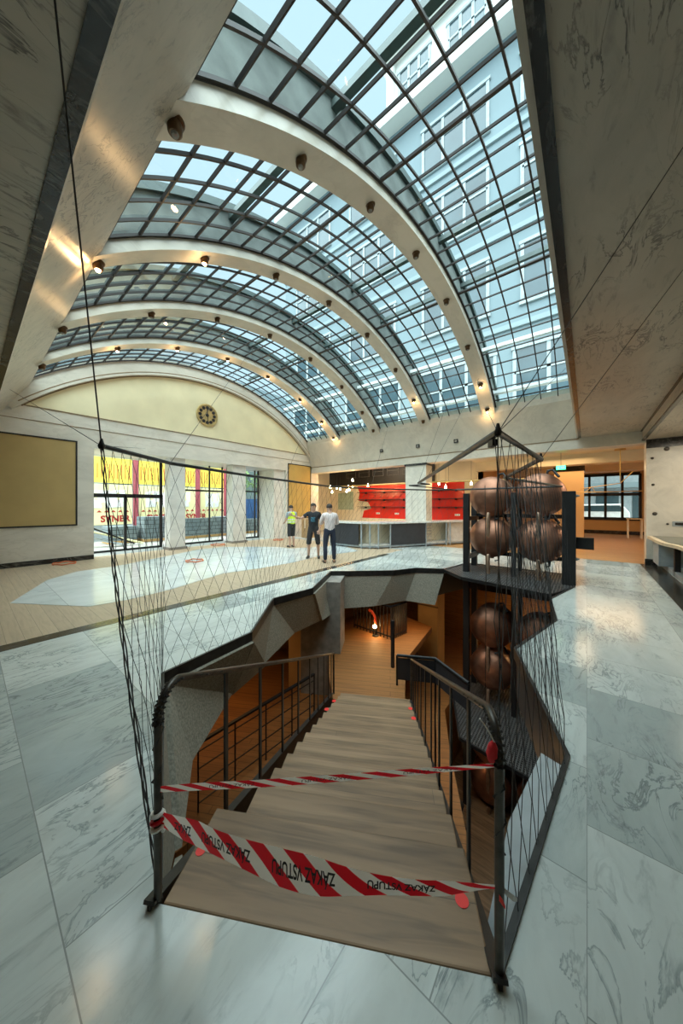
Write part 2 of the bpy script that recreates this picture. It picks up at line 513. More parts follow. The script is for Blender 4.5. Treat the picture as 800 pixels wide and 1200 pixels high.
struct(MB().prism([(x, y, .001) for x, y in isl], (0, 0, .005)).build('floor_marble_inlay', 'island'))

# dark metal edge around the opening
e = MB()
for i in range(len(OUT)):
    a, b = OUT[i], OUT[(i + 1) % len(OUT)]
    if i in (0, 6, 7, 8): continue
    e.bar((*a, -.05), (*b, -.05), .028, .13)
struct(e.build('trim_3', 'steel'))

# faceted concrete lining under the edge
LOW = [(-2.43, 1.0), (-3.11, 1.40), (-3.75, 2.25), (-4.15, 3.1), (-4.59, 4.18), (-4.55, 4.9), (-4.9, 5.92), (-4.2, 6.6), (-3.75, 7.35), (-3.1, 7.75)]
TOPL = [(-1.42, .52), (-3.32, 1.25), (-3.32, 1.25), (-3.47, 2.39), (-4.42, 3.51), (-4.34, 4.44), (-5.09, 5.86), (-5.09, 5.86), (-3.9, 6.95), (-3.58, 7.62), (-2.95, 7.99)]
fc = MB()
def facet(tops, lows, zt=-.1, zl=-.88):
    """zigzag of triangular facets between an upper and a lower outline"""
    t = [Vector((x, y, zt)) for x, y in tops]; l = [Vector((x, y, zl + .045 * ((i % 3) - 1))) for i, (x, y) in enumerate(lows)]
    for i in range(len(l)):
        fc.add([t[i], t[i + 1], l[i]], [(0, 1, 2)])
        if i + 1 < len(l): fc.add([t[i + 1], l[i + 1], l[i]], [(0, 1, 2)])
facet(TOPL, LOW)
fc.add([(-1.42, .52, -.1), (-2.43, 1.0, -.98), (-1.75, .85, -1.3), (-1.5, .62, -1.3)], [(0, 1, 2, 3)])
lining = fc.build('concrete_lining', 'concrete')
lining.modifiers.new('solid', 'SOLIDIFY').thickness = .05
struct(lining)
fc = MB()
fc.add([(-.25, 1.2, -.1), (-.1, 2.56, -.1), (-.26, 2.78, -.22), (-.36, 2.1, -.26), (-.34, 1.4, -.24)], [(0, 1, 2, 3, 4)])
l2 = fc.build('stone_lining', 'grey_panel'); l2.modifiers.new('solid', 'SOLIDIFY').thickness = .02; struct(l2)
fc = MB()
for a_, b_ in zip(OUT[2:6], OUT[3:7]): fc.bar((a_[0] + .03, a_[1], -.35), (b_[0] + .03, b_[1], -.35), .03, .5)
struct(fc.build('shaft_lining', 'charcoal'))
# slab body between floors (dark underside)
floor_with_hole('slab', [(-8.4, -1), (1.6, -1), (1.6, 11.6), (-8.4, 11.6)],
                [(-1.2, .1), (.1, 1.0), (.2, 2.6), (-.2, 4.1), (.1, 5.4), (-.1, 6.6), (.2, 8.1), (.1, 9.7), (-2.9, 9.7), (-3.3, 8.3), (-3.9, 7.9), (-4.3, 7.2),
                 (-5.6, 6.0), (-5.0, 4.4), (-5.0, 3.3), (-4.2, 2.2), (-3.6, .9)], 'charcoal', -.85, -.13)

# ---- basement shell
LZ, SZ = -3.4, -6.0
floor_with_hole('floor_lower', [(-8.6, -1.2), (2.0, -1.2), (2.0, 12), (-8.6, 12)], [(-.9, 2.0), (1.5, 2.0), (1.5, 9.6), (-2.75, 9.6), (-2.75, 7.5), (-2.2, 6.3), (-1.3, 4.6)], 'timber', LZ - .15, LZ)
struct(MB().box(-3.2, 1.7, 1.6, 10, SZ - .15, SZ).build('floor_shaft', 'tread'))
struct(MB().box(1.6, 1.7, 1.6, 10, SZ, LZ - .15).build('wall_shaft_right', 'black'))
struct(MB().box(-3.2, 1.7, 9.9, 10, SZ, LZ - .15).build('wall_shaft_back', 'concrete2'))
struct(MB().box(-3.2, -3.1, 1.6, 10, SZ, LZ - .15).build('wall_shaft_left', 'timber_side'))
struct(MB().box(-3.2, 1.7, 1.6, 1.7, SZ, LZ - .15).build('wall_shaft_front', 'concrete2'))
struct(MB().box(-8.6, 2.0, 11.8, 12, LZ, -.85).build('wall_lower_back', 'timber_wall'))
struct(MB().box(-8.6, -8.4, -1.2, 12, LZ, -.85).build('wall_lower_left', 'timber_side'))
struct(MB().box(1.6, 1.8, -1.2, 12, LZ, -.85).build('wall_lower_right', 'charcoal'))
struct(MB().box(-8.6, 2.0, -1.2, -1.0, LZ, -.13).build('wall_lower_front', 'concrete2'))
# ---- landing at the foot of the stairs and the raised gallery behind it
SD = Vector((-.5026, .8647, 0)); SN = Vector((.8647, .5026, 0)); SP = Vector((-1.42, .52, 0))
def st(s, w, z): p = SP + SD * s + SN * w; return Vector((p.x, p.y, z))
NT, RUN, RISE, FIRST = 14, .29, .1265, .42
S_END = FIRST + RUN * (NT - 1); Z_END = -RISE * NT
land = [st(S_END, -.02, 0), st(S_END, 1.25, 0), st(S_END + 1.6, 1.35, 0), st(S_END + 3.6, 2.2, 0), st(S_END + 4.6, 1.2, 0), st(S_END + 3.4, -.7, 0), st(S_END + 1.2, -.35, 0)]
struct(MB().prism([(p.x, p.y, Z_END - .16) for p in land], (0, 0, .16)).build('floor_landing', 'timber'))

# ---- ceilings
struct(MB().box(-12.1, 3.2, -4, .33, 3.85, 4.05).build('ceiling', 'ceil'))
struct(MB().box(-.14, 1.25, .33, 12.3, 3.85, 4.05).build('ceiling_right', 'ceil'))
struct(MB().box(1.25, 3.2, .33, 12.3, 3.58, 4.05).build('ceiling_low', 'ceil'))
struct(MB().box(1.21, 1.27, -4, 12.3, 3.83, 3.88).build('trim_4', 'black_stone'))
struct(MB().box(1.235, 1.30, -4, 12.3, 3.555, 3.60).build('trim_5', 'black_stone'))
struct(MB().box(-12.1, -.2, .33, .415, 3.835, 4.0).build('trim_6', 'black_stone'))
struct(MB().box(-.21, -.14, .33, 12.3, 3.835, 4.0).build('trim_7', 'black_stone'))
# cove on the near side of the vault, cove and beam on the far side
x0, x1 = -12.6, -.2
struct(MB().prism([(x1, .415, 3.86), (x1, .45, 3.96), (x1, 1.12, 5.02), (x1, 1.12, 5.35), (x1, -4, 5.35), (x1, -4, 4.06), (x1, .415, 4.06)], (x0 - x1, 0, 0)).build('ceiling_cove', 'ceil'))
struct(MB().prism([(1.33, 12.3, 3.5), (1.33, 12.3, 3.85), (1.33, 11.80, 4.99), (1.33, 11.80, 5.35), (1.33, 15.2, 5.35), (1.33, 15.2, 4.3), (1.33, 12.85, 4.3), (1.33, 12.85, 3.5)], (-14.0, 0, 0)).build('beam', 'rib'))
struct(MB().box(-12.6, -.2, 12.285, 12.3, 3.80, 3.835).build('trim_8', 'brown_line'))
# end of the light well at the camera side
n = 30
prof = [(-.25, VY + 5.9 * (2 * i / n - 1), arc(VR + .9, VY + 5.9 * (2 * i / n - 1))) for i in range(n + 1)]
struct(MB().prism([(-.25, .5, 3.86), *prof, (-.25, 12.3, 3.86)], (.06, 0, 0)).build('wall_well', 'rib'))
struct(MB().box(-.19, 3.2, -4, 12.3, 4.06, 5.35).build('roof', 'roofconc'))

# ---- ribs and glazed bays
RX = [(-2.53, -2.96), (-4.95, -5.33), (-7.30, -7.76), (-9.68, -10.13)]
NA = 52
for i, (xa, xb) in enumerate(RX):
    m = MB()
    rows = []
    for j in range(NA + 1):
        a = A_L + (A_R - A_L) * j / NA
        rows.append([pol(VR, a, xa), pol(VR + .15, a, xa), pol(VR + .15, a, xb), pol(VR, a, xb), pol(VR, a, xa)])
    m.sheet(rows)
    struct(m.build('rib', 'rib', smooth=True))
    m = MB()
    m.sheet([[pol(q, A_L + (A_R - A_L) * j / NA, x) for q, x in ((VR + .15, xa + .01), (VR + .72, xa - .03), (VR + .72, xb + .03), (VR + .15, xb - .01), (VR + .15, xa + .01))] for j in range(NA + 1)])
    struct(m.build('rib_upstand', 'roofconc', smooth=True))
    m = MB()
    m.sheet([[pol(q, A_L + (A_R - A_L) * j / NA, x) for q, x in ((VR + .72, xa + .03), (VR + .84, xa + .03), (VR + .84, xb - .03), (VR + .72, xb - .03), (VR + .72, xa + .03))] for j in range(NA + 1)])
    struct(m.build('rib_flashing', 'green_steel', smooth=True))
bays = [(-.25, -2.53), (-2.96, -4.95), (-5.33, -7.30), (-7.76, -9.68), (-10.13, -11.95)]
NP = 26
for i, (xa, xb) in enumerate(bays):
    fr = MB(); rg = VR + .17
    for k in range(6):
        x = xa + (xb - xa) * k / 5
        if k == 0: x -= .02
        if k == 5: x += .02
        w = .013 if 0 < k < 5 else .026
        rows = []
        for j in range(NA + 1):
            a = A_L + (A_R - A_L) * j / NA
            rows.append([pol(rg - .02, a, x - w), pol(rg + .015, a, x - w), pol(rg + .015, a, x + w), pol(rg - .02, a, x + w), pol(rg - .02, a, x - w)])
        fr.sheet(rows)
    for j in range(NP + 1):
        a = A_L + (A_R - A_L) * j / NP
        w = .030 if j in (8, 16) else .013
        up = pol(1, a, 0) - pol(0, a, 0)
        fr.bar(pol(rg - .002, a, xa), pol(rg - .002, a, xb), 2 * w, .035, up)
    o = struct(fr.build('window_%d' % (i + 1), 'bars'))
    g = MB()
    rows = [[pol(rg + .012, A_L + (A_R - A_L) * j / NA, xa), pol(rg + .012, A_L + (A_R - A_L) * j / NA, xb)] for j in range(NA + 1)]
    g.sheet(rows)
    g.build('pane', 'glass', o, smooth=True)
# outer roof steel over the glass
for (y, r, mat, w) in ((3.0, VR + .62, 'green_steel', .10), (6.6, VR + .62, 'green_steel', .10), (8.1, VR + .62, 'green_steel', .08), (10.15, VR + .42, 'white_steel', .13), (11.62, VR + .40, 'white_steel', .20)):
    struct(MB().box(-11.9, -.26, y - w / 2, y + w / 2, arc(r, y) - .05, arc(r, y) + .05).build('roof_purlin', mat))

# ---- end wall (left in the picture)
wl = MB()
wl.box(XE - .5, XE, -4, 2.56, 0, 4.6)
wl.box(XE - 1.9, XE, 2.56, 10.45, 3.5, 4.6)
wl.box(XE - 1.9, XE, 10.45, 12.9, 0, 4.6)
struct(wl.build('wall_left', 'wallm'))
rt = VR - .28
dy = math.sqrt(rt * rt - (4.48 - VZ) ** 2)
n = 40
tp = [(XE + .012, VY - dy + 2 * dy * i / n, max(4.48, arc(rt, VY - dy + 2 * dy * i / n))) for i in range(n + 1)]
struct(MB().prism(tp, (-.1, 0, 0)).build('wall_tympanum', 'cream'))
top = [(XE + .03, VY + 6.2 * (2 * i / n - 1), arc(VR + .95, VY + 6.2 * (2 * i / n - 1))) for i in range(n + 1)]
bot = [(XE + .03, y, z) for _, y, z in tp]
m = MB()
A = [pol(rt, -.79 + 1.58 * i / n, XE + .16) for i in range(n + 1)]
B = [pol(VR + .25, -.79 + 1.58 * i / n, XE + .16) for i in range(n + 1)]
C = [pol(VR + .25, -.79 + 1.58 * i / n, XE - .1) for i in range(n + 1)]
D = [pol(rt, -.79 + 1.58 * i / n, XE - .1) for i in range(n + 1)]
m.sheet([[a, b, c, d, a] for a, b, c, d in zip(A, B, C, D)])
struct(m.build('trim_9', 'rib'))
m = MB()
for rr in (rt - .02, rt + .09): m.tube([pol(rr, -.76 + 1.52 * i / n, XE + .155 if rr > rt else XE + .02) for i in range(n + 1)], .016, 6)
struct(m.build('trim_10', 'brown_line'))
struct(MB().box(XE, XE + .02, VY - 5.5, VY + 5.5, 4.465, 4.49).build('trim_11', 'brown_line'))
struct(MB().box(XE, XE + .012, -4, 12.3, 4.08, 4.095).build('trim_12', 'brown_line'))
struct(MB().box(XE, XE + .03, -4, 2.56, 0, .14).build('baseboard_left', 'black_stone'))
# pillars between the glazed openings
for (ya, yb) in ((4.87, 5.43), (7.48, 8.15)):
    b = thing('pillar', ((XE - .45), (ya + yb) / 2, 0), None, None)
    b['kind'] = 'structure'
    MB().box(XE - .62, XE - .12, ya, yb, .08, 3.5).build('shaft', 'white_stone', b, bevel=.012)
    MB().box(XE - .68, XE - .06, ya - .05, yb + .05, 0, .09).build('foot', 'concrete2', b)
struct(MB().box(XE - 1.5, XE - .1, 9.75, 10.46, 0, 3.5).build('wall_reveal', 'white_stone'))

# blind panel and door glazing
def framed_blind(name, y0, y1, z0, z1, mat, label):
    t = thing(name, (XE, (y0 + y1) / 2, z0), label, 'blind')
    MB().box(XE - .02, XE + .015, y0, y1, z0, z1).build('fabric', mat, t)
    f = MB()
    for q in ((y0 - .04, y0, z0 - .04, z1 + .04), (y1, y1 + .04, z0 - .04, z1 + .04)): f.box(XE, XE + .03, *q)
    f.box(XE, XE + .03, y0, y1, z1, z1 + .04).box(XE, XE + .03, y0, y1, z0 - .04, z0)
    f.build('frame', 'black', t)
    return t
framed_blind('window_blind', -.9, 2.12, 1.12, 3.62, 'blind', 'ochre roller blind in a black frame beside the glass doors')
framed_blind('window_blind', 10.62, 12.22, 1.02, 3.85, 'blind2', 'yellow ochre panel behind the worker in the hi-vis vest')

DX = XE - 1.35
def glazing(name, y0, y1, mull, trans, heavy, label):
    t = struct(bpy.data.objects.new(name, None)); COL.objects.link(t); t.location = (DX, (y0 + y1) / 2, 0)
    if label: t['label'] = label
    w = .045 if heavy else .022
    f = MB()
    f.box(DX - .04, DX + .04, y0, y0 + 2 * w, 0, 3.5).box(DX - .04, DX + .04, y1 - 2 * w, y1, 0, 3.5)
    f.box(DX - .04, DX + .04, y0, y1, trans - w * 1.6, trans + w * 1.6)
    f.box(DX - .04, DX + .04, y0, y1, 0, .07)
    for q in mull: f.box(DX - .04, DX + .04, q - w, q + w, .03, trans if heavy else 3.5)
    f.build('frame', 'black', t)
    MB().box(DX - .006, DX + .006, y0, y1, .03, 3.5).build('pane', 'wglass', t)
glazing('door_1', 2.75, 5.05, (3.78,), 2.05, True, 'black framed glass sliding door')
glazing('window_6', 5.2, 7.7, (7.05,), 2.35, False, None)
glazing('window_7', 7.9, 9.72, (9.5,), 2.4, False, None)

# ---- far side: bar recess, far room, right wall
struct(MB().box(-14.2, -4.0, 16, 16.2, 0, 4.3).build('wall_bar', 'cream_wall'))
struct(MB().box(-14.4, -14.0, 12.9, 16.2, 0, 4.3).build('wall_bar_end', 'cream_wall'))
struct(MB().box(-13.9, -4.2, 12.86, 16, 4.05, 4.3).build('ceiling_bar', 'black'))
struct(MB().box(-13.9, -6.4, 15.9, 16, 3.0, 4.05).build('wall_bar_upper', 'black'))
def redpoly(pts, name):
    struct(MB().prism([(x, 15.985, z) for x, z in pts], (0, .012, 0)).build(name, 'red_wall'))
redpoly([(-11.2, .9), (-11.05, 1.35), (-10.5, 1.5), (-10.75, 1.9), (-11.5, 2.0), (-11.4, 2.5), (-11.6, 2.95), (-7.6, 2.95), (-7.6, .9)], 'wall_panel')
redpoly([(-7.4, .9), (-7.4, 2.95), (-4.85, 2.95), (-4.85, .9)], 'wall_panel')
struct(MB().prism([(-13.2, 15.985, 1.4), (-13.2, 15.985, 2.5), (-11.9, 15.985, 2.6), (-11.9, 15.985, 1.4)], (0, .012, 0)).build('wall_patch', 'green_patch'))
struct(MB().box(-6.28, -5.32, 12.32, 12.95, 0, 3.5).build('column_bar', 'wallm'))
struct(MB().box(-6.32, -5.28, 12.28, 12.98, 3.42, 3.51).build('trim_13', 'black_stone'))
# far room
struct(MB().box(-4.2, -4.0, 16, 25, 0, 4.2).build('wall_far_left', 'tanwall'))
FW = MB()
FY = 24.0
wx0, wx1, wz0, wz1 = -2.1, 2.35, .9, 3.5
FW.box(-4.2, wx0, FY, FY + .2, 0, 4.2).box(wx1, 4.5, FY, FY + .2, 0, 4.2).box(wx0, wx1, FY, FY + .2, 0, wz0).box(wx0, wx1, FY, FY + .2, wz1, 4.2)
struct(FW.build('wall_far', 'tanwall'))
struct(MB().box(-4.2, 4.5, FY - .03, FY, 0, .2).build('baseboard_far', 'black_stone'))
struct(MB().box(-4.2, 4.5, 12.86, 25, 3.75, 3.95).build('ceiling_far', 'cream_wall'))
struct(MB().box(-4.2, 4.5, 15.5, 16.1, 3.35, 3.75).build('beam_far', 'cream_wall'))
struct(MB().box(-4.2, 4.5, 20.2, 20.8, 3.4, 3.75).build('beam_far', 'cream_wall'))
struct(MB().box(4.3, 4.5, 12.3, 25, 0, 4.2).build('wall_far_right', 'tanwall'))
wn = bpy.data.objects.new('window_8', None); COL.objects.link(wn); wn.location = ((wx0 + wx1) / 2, FY, wz0); struct(wn)
f = MB()
for k in range(7):
    x = wx0 + (wx1 - wx0) * k / 6
    f.box(x - .06, x + .06, FY - .06, FY + .06, wz0, wz1)
for z in (wz0, wz0 + .55 * (wz1 - wz0), wz1): f.box(wx0, wx1, FY - .06, FY + .06, z - .085, z + .085)
f.build('frame', 'black', wn)
MB().box(wx0, wx1, FY - .005, FY + .005, wz0, wz1).build('pane', 'wglass', wn)
c = bpy.data.objects.new('column_far', None); COL.objects.link(c); c.location = (-.66, 18.3, 0); struct(c)
MB().box(-1.23, -.1, 18.0, 18.6, 0, 3.3).build('shaft', 'tanwall', c)
MB().box(-1.26, -.07, 17.97, 18.63, 3.3, 3.75).build('cap', 'black_stone', c)
MB().box(-1.25, -.08, 17.98, 18.62, 0, .2).build('foot', 'black_stone', c)
# right wall facing the camera
struct(MB().box(1.33, 3.2, 12.3, 12.7, 0, 3.6).build('wall_right', 'wallm'))
struct(MB().box(1.33, 3.2, 12.27, 12.3, 3.33, 3.58).build('trim_14', 'black_stone'))
struct(MB().box(1.30, 1.55, 12.27, 12.3, 0, .16).build('baseboard_right', 'black_stone'))
struct(MB().box(3.2, 3.4, -4, 12.7, 0, 4).build('wall_side', 'wallm'))
struct(MB().box(-12.6, 3.4, -4.2, -4, 0, 5.3).build('wall_behind', 'wallm'))

# ================================================================== STAIRCASE
sc_ = thing('staircase', st(0, .68, 0), 'oak tread staircase going down into the floor opening', 'staircase')
TREADS = []
for k in range(NT):
    s0 = .004 if k == 0 else FIRST + RUN * (k - 1) - .03
    s1 = FIRST + RUN * k if k else FIRST
    z = -RISE * k
    w0, w1 = (.015, 1.34) if k == 0 else (.13, 1.335)
    m = MB()
    rng = random.Random(k)
    # slab with nosing and closed riser
    m.prism([st(s0, w0, z), st(s0, w1, z), st(s1, w1, z), st(s1, w0, z)], (0, 0, -.045))
    m.prism([st(s1 - .03, w0, z - .045), st(s1 - .03, w1, z - .045), st(s1 - .015, w1, z - .045), st(s1 - .015, w0, z - .045)], (0, 0, -(RISE - .045)))
    # each tread is its own board: build in a frame turned with the stair
    o = m.build('tread', 'tread', None, bevel=.008)
    ang = math.atan2(SN.y, SN.x)
    me = o.data
    c0 = st((s0 + s1) / 2, .68, z)
    R = Matrix.Rotation(-ang, 4, 'Z')
    for v in me.vertices: v.co = R @ (v.co - c0) + Vector((0, 0.155 * k * .618, 0)) * 0
    o.parent = sc_
    o.location = c0 - wloc(sc_); o.rotation_euler = (0, 0, ang)
    TREADS.append(o)
def stringer(w, t, ztop):
    m = MB()
    a, b = st(-.03, w, .012 + ztop), st(S_END, w, .012 + ztop - RISE / RUN * (S_END - .1))
    sl = (Z_END + .10 - .03) / S_END
    m.prism([st(-.03, w, .03), st(S_END, w, .03 + sl * S_END), st(S_END, w, sl * S_END - .30), st(-.03, w, -.32)], SN * t)
    # flat cap on the plate
    m.bar(st(-.03, w + t / 2, .035), st(S_END, w + t / 2, .035 + sl * S_END), .05, .014)
    return m, sl
m, SL = stringer(-.03, .014, 0); m.build('stringer', 'steel', sc_)
m, _ = stringer(1.348, .014, 0); m.build('stringer', 'steel', sc_)

def railing(w, label, s_post, flip):
    t = thing('stair_railing', st(0, w, 0), label, 'railing')
    hz = .93
    sl = -.455
    pts = []
    pts.append(st(.0, w, .02))
    pts.append(st(.0, w, hz - .16))
    for k in range(7):
        a = pi / 2 * k / 6
        pts.append(st(.13 * (1 - math.cos(a)), w, hz - .16 + .15 * math.sin(a) - .03 * (1 - math.cos(a))))
    for k in range(1, 13):
        s = .13 + (S_END - .1) * k / 12
        pts.append(st(s, w, hz - .04 + sl * (s - .13)))
    pts.append(st(S_END + .04, w, hz - .10 + sl * S_END))
    pts.append(st(S_END + .045, w, SL * S_END))
    MB().tube(pts, .0165, 10).build('handrail', 'rail', t, smooth=True)
    for s in s_post:
        zt = hz - .05 + sl * (s - .13)
        MB().bar(st(s, w, .03 + SL * s), st(s, w, zt), .012, .034, up=SD).build('baluster', 'steel', t)
    # net lacing wound round the bend
    lac = []
    for k in range(160):
        q = k / 159 * (len(pts[:10]) - 1)
        i = min(int(q), 8); p = pts[i].lerp(pts[i + 1], q - i)
        if p.z < .42: continue
        a = k * 1.9
        lac.append(p + SN * (.022 * math.cos(a)) + SD * (.022 * math.sin(a)))
    if len(lac) > 2: MB().tube(lac, .0035, 4).build('lacing', 'net', t)
    return t
railing(-.005, 'steel stair railing on the side of the faceted concrete lining', [.55, 1.05, 1.55, 2.05, 2.55, 3.0, 3.4, 3.75, 4.0], 1)
railing(1.36, 'steel stair railing next to the shaft of copper kettles', [.42, .85, 1.3, 1.75, 2.2, 2.65, 3.05, 3.4, 3.7, 3.95], -1)

# red stickers on the treads
def sticker(p, r, label):
    o = MB().lathe([(r, 0), (r, .0015)], p, (0, 0, 1), 20).build('sticker', 'dot')
    tag(o, label, 'sticker', 'red stickers on the stairs')
sticker(atz(235, 997, .001), .023, 'round red sticker on the top tread beneath the low end of the striped tape')
sticker(atz(541, 1055, .001), .028, 'round red sticker on the top tread near the knotted tape end')
for k, wv, lab in ((9, .12, 'red sticker on the lower treads at the concrete side, upper one'), (11, .12, 'red sticker on the lower treads at the concrete side, lower one'),
                   (9, 1.30, 'red sticker on the lower treads at the kettle side, upper one'), (11, 1.30, 'red sticker on the lower treads at the kettle side, lower one')):
    s = FIRST + RUN * k - .05
    sticker(st(s, wv, -RISE * k + .001), .032, lab)

# ================================================================== BARRIER TAPES
PL, PR = st(0, -.005, 0), st(0, 1.36, 0)
def on_posts(u, v, toward=0.0):
    """measured point on the upright plane through the two end posts"""
    r = ray(u, v)
    e = (PR - PL); e.z = 0; nrm = Vector((-e.y, e.x, 0)).normalized()
    t = (PL.dot(nrm) - toward) / r.dot(nrm)
    return Vector((0, 0, CAM_H)) + r * t
def smooth_path(pts, n):
    """Catmull-Rom through tuples"""
    out = []
    P_ = [pts[0]] + list(pts) + [pts[-1]]
    seg = len(pts) - 1
    for i in range(n + 1):
        q = i / n * seg; k = min(int(q), seg - 1); t = q - k
        a, b, c, d = P_[k], P_[k + 1], P_[k + 2], P_[k + 3]
        out.append(tuple(.5 * ((2 * b[j]) + (-a[j] + c[j]) * t + (2 * a[j] - 5 * b[j] + 4 * c[j] - d[j]) * t * t + (-a[j] + 3 * b[j] - 3 * c[j] + d[j]) * t ** 3) for j in range(len(b))))
    return out
def tape(name, px, n, label, words, period, size, ink_s, plen=.24):
    """px: (u, v_top, v_bottom, bulge towards the camera)"""
    rows_t, rows_b = [], []
    for u, vt, vb, tw in smooth_path(px, n):
        rows_t.append(on_posts(u, vt, tw * .8)); rows_b.append(on_posts(u, vb, tw))
    t = thing(name, rows_t[0], label, 'barrier tape')
    # length along the tape
    L = [0]
    for i in range(n): L.append(L[-1] + (rows_t[i + 1].lerp(rows_b[i + 1], .5) - rows_t[i].lerp(rows_b[i], .5)).length)
    K = 4
    rows = []; uvs = []
    for i in range(n + 1):
        rows.append([rows_t[i].lerp(rows_b[i], k / K) for k in range(K + 1)])
        uvs.append([(L[i] / period, k / K) for k in range(K + 1)])
    m = MB(); m.sheet(rows, uvs=uvs)
    m.build('band', 'stripes', t, smooth=True)
    def S(l, v):
        l = max(0, min(L[-1] - 1e-6, l))
        i = 0
        while i < n - 1 and L[i + 1] < l: i += 1
        f = (l - L[i]) / max(1e-6, L[i + 1] - L[i])
        a = rows_t[i].lerp(rows_t[i + 1], f); b = rows_b[i].lerp(rows_b[i + 1], f)
        e = rows_t[i + 1] - rows_t[i]; nn = e.cross(b - a).normalized()
        if nn.dot(Vector((0, 0, CAM_H)) - a) < 0: nn = -nn
        return a.lerp(b, v) + nn * .0015
    for body, s_end in words:
        vs, fs, w = text_verts(body, size, ink_s)
        f = plen / w * (len(body) / 12)
        tm = MB()
        # lettering hangs upside down: it runs from s_end back towards the start of the tape
        tm.add([S(s_end - v.x * f, .33 + .38 * (v.y / (size * .72))) for v in vs], fs)
        tm.build('lettering', 'ink', t)
    return t, L[-1]
low = [(184, 948, 966, 0), (195, 953, 972, .0), (212, 957, 983, .02), (232, 962, 993, .05), (255, 973, 1004, .08), (290, 984, 1021, .11), (330, 994, 1040, .13), (370, 1004, 1050, .14),
       (410, 1017, 1050, .14), (450, 1026, 1049, .13), (490, 1031, 1050, .11), (520, 1032, 1050, .08), (545, 1034, 1046, .04), (570, 1036, 1042, .01), (584, 1037, 1042, 0)]
words = []
tp_, TL = tape('barrier_tape', low, 90, 'lower red and white barrier tape sagging across the stair head', [], .155, .062, .0012)
for o in list(tp_.children): bpy.data.objects.remove(o)
bpy.data.objects.remove(tp_)
tp_, TL = tape('barrier_tape', low, 90, 'lower red and white barrier tape sagging across the stair head',
               [('ZÁKAZ', .135 * TL), ('ZÁKAZ VSTUPU', .345 * TL), ('ZÁKAZ VSTUPU', .575 * TL), ('ZÁKAZ VSTUPU', .82 * TL)], .155, .050, .0012, .235)
m = MB()
for k in range(3):
    a = st(0, -.005, .31 + .03 * k)
    m = MB()
    m.tube([a + SN * (.023 * math.cos(q)) + SD * (.023 * math.sin(q)) + Vector((0, 0, .004 * q)) for q in [i * .6 for i in range(12)]], .008, 6)
    m.build('knot', 'tape_white' if k != 1 else 'stripes', tp_)
for q in ((590, 1040, 606, 1053), (580, 1042, 592, 1062)):
    a, b = on_posts(q[0], q[1]), on_posts(q[2], q[3], .03)
    MB().sheet([[a, a + Vector((0, 0, -.02))], [a.lerp(b, .5) + Vector((.01, -.01, .012)), a.lerp(b, .5) + Vector((.01, -.01, -.012))], [b, b + Vector((0, 0, -.012))]]).build('tail', 'tape_white' if q[0] == 590 else 'dot', tp_)
upp = [(180, 923, 929, 0), (200, 920, 928, .01), (240, 917, 926, .02), (300, 914, 923, .02), (360, 910, 919, .02), (420, 906, 914, .02), (480, 901, 909, .02), (540, 897, 903, .01), (584, 894, 899, 0)]
tp2, TL2 = tape('barrier_tape', upp, 60, 'upper thin red and white barrier tape stretched between the railings', [], .2, .03, 0)
for o in list(tp2.children): bpy.data.objects.remove(o)
bpy.data.objects.remove(tp2)
tp2, TL2 = tape('barrier_tape', upp, 60, 'upper thin red and white barrier tape stretched between the railings',
               [('ZÁKAZ VSTUPU', .34 * TL2), ('ZÁKAZ VSTUPU', .62 * TL2), ('ZÁKAZ VSTUPU', .9 * TL2)], .13, .014, .0, .2)
# red rag and white string tied at the bend of the other railing
rag = thing('tie_rag', on_posts(578, 875), 'red rag with white string tied to the bend of the stair railing', 'rag')
m = MB(); p = on_posts(578, 868)
m.lathe([(.004, .0), (.016, -.02), (.020, -.05), (.012, -.075), (.002, -.085)], p, (0.1, 0, 1), 10)
m.build('cloth', 'redcloth', rag, smooth=True)
MB().tube([on_posts(562, 842, .02), on_posts(568, 850, .02), on_posts(574, 860, .01), on_posts(580, 872, 0), on_posts(586, 890, 0)], .003, 5).build('string', 'tape_white', rag)

# ================================================================== SUSPENDED FRAME, CABLES, NETS
RZ = 2.1
FA = [Vector((x, y, RZ)) for x, y in ((-2.55, .58), (-3.09, 1.23), (-3.54, 2.37), (-4.28, 4.9), (-4.1, 6.2), (-3.3, 7.6), (-2.65, 8.0))]
J, I_, H_, G_ = (Vector((x, y, RZ)) for x, y in ((-.38, 1.84), (-.31, 3.14), (-.94, 4.96), (-.41, 7.98)))
K_ = Vector((-2.36, 5.13, RZ))
fr = thing('suspended_frame', (-2.55, .58, RZ), 'black tube frame hanging over the floor opening and carrying the nets', 'frame')
MB().tube(FA, .017, 8).build('tube', 'steel', fr)
MB().tube([K_, J, I_, H_, G_, (-2.65, 8.0, RZ)], .021, 8).build('tube', 'steel', fr)
MB().tube([K_, K_ + Vector((.02, .45, 0)), K_ + Vector((-.45, .55, 0)), K_ + Vector((-.35, 2.3, 0)), (-2.65, 8.0, RZ)], .014, 6).build('tube', 'steel', fr)
for p in (FA[0], J, I_): MB().lathe([(.016, -.02), (.022, 0), (.014, .02), (.007, .05)], p, (0, 0, 1), 10).build('shackle', 'black', fr, smooth=True)
m = MB().bar(J + Vector((-.02, .03, -.045)), J + Vector((-.06, .10, -.045)), .03, .035); m.build('bracket', 'black', fr)

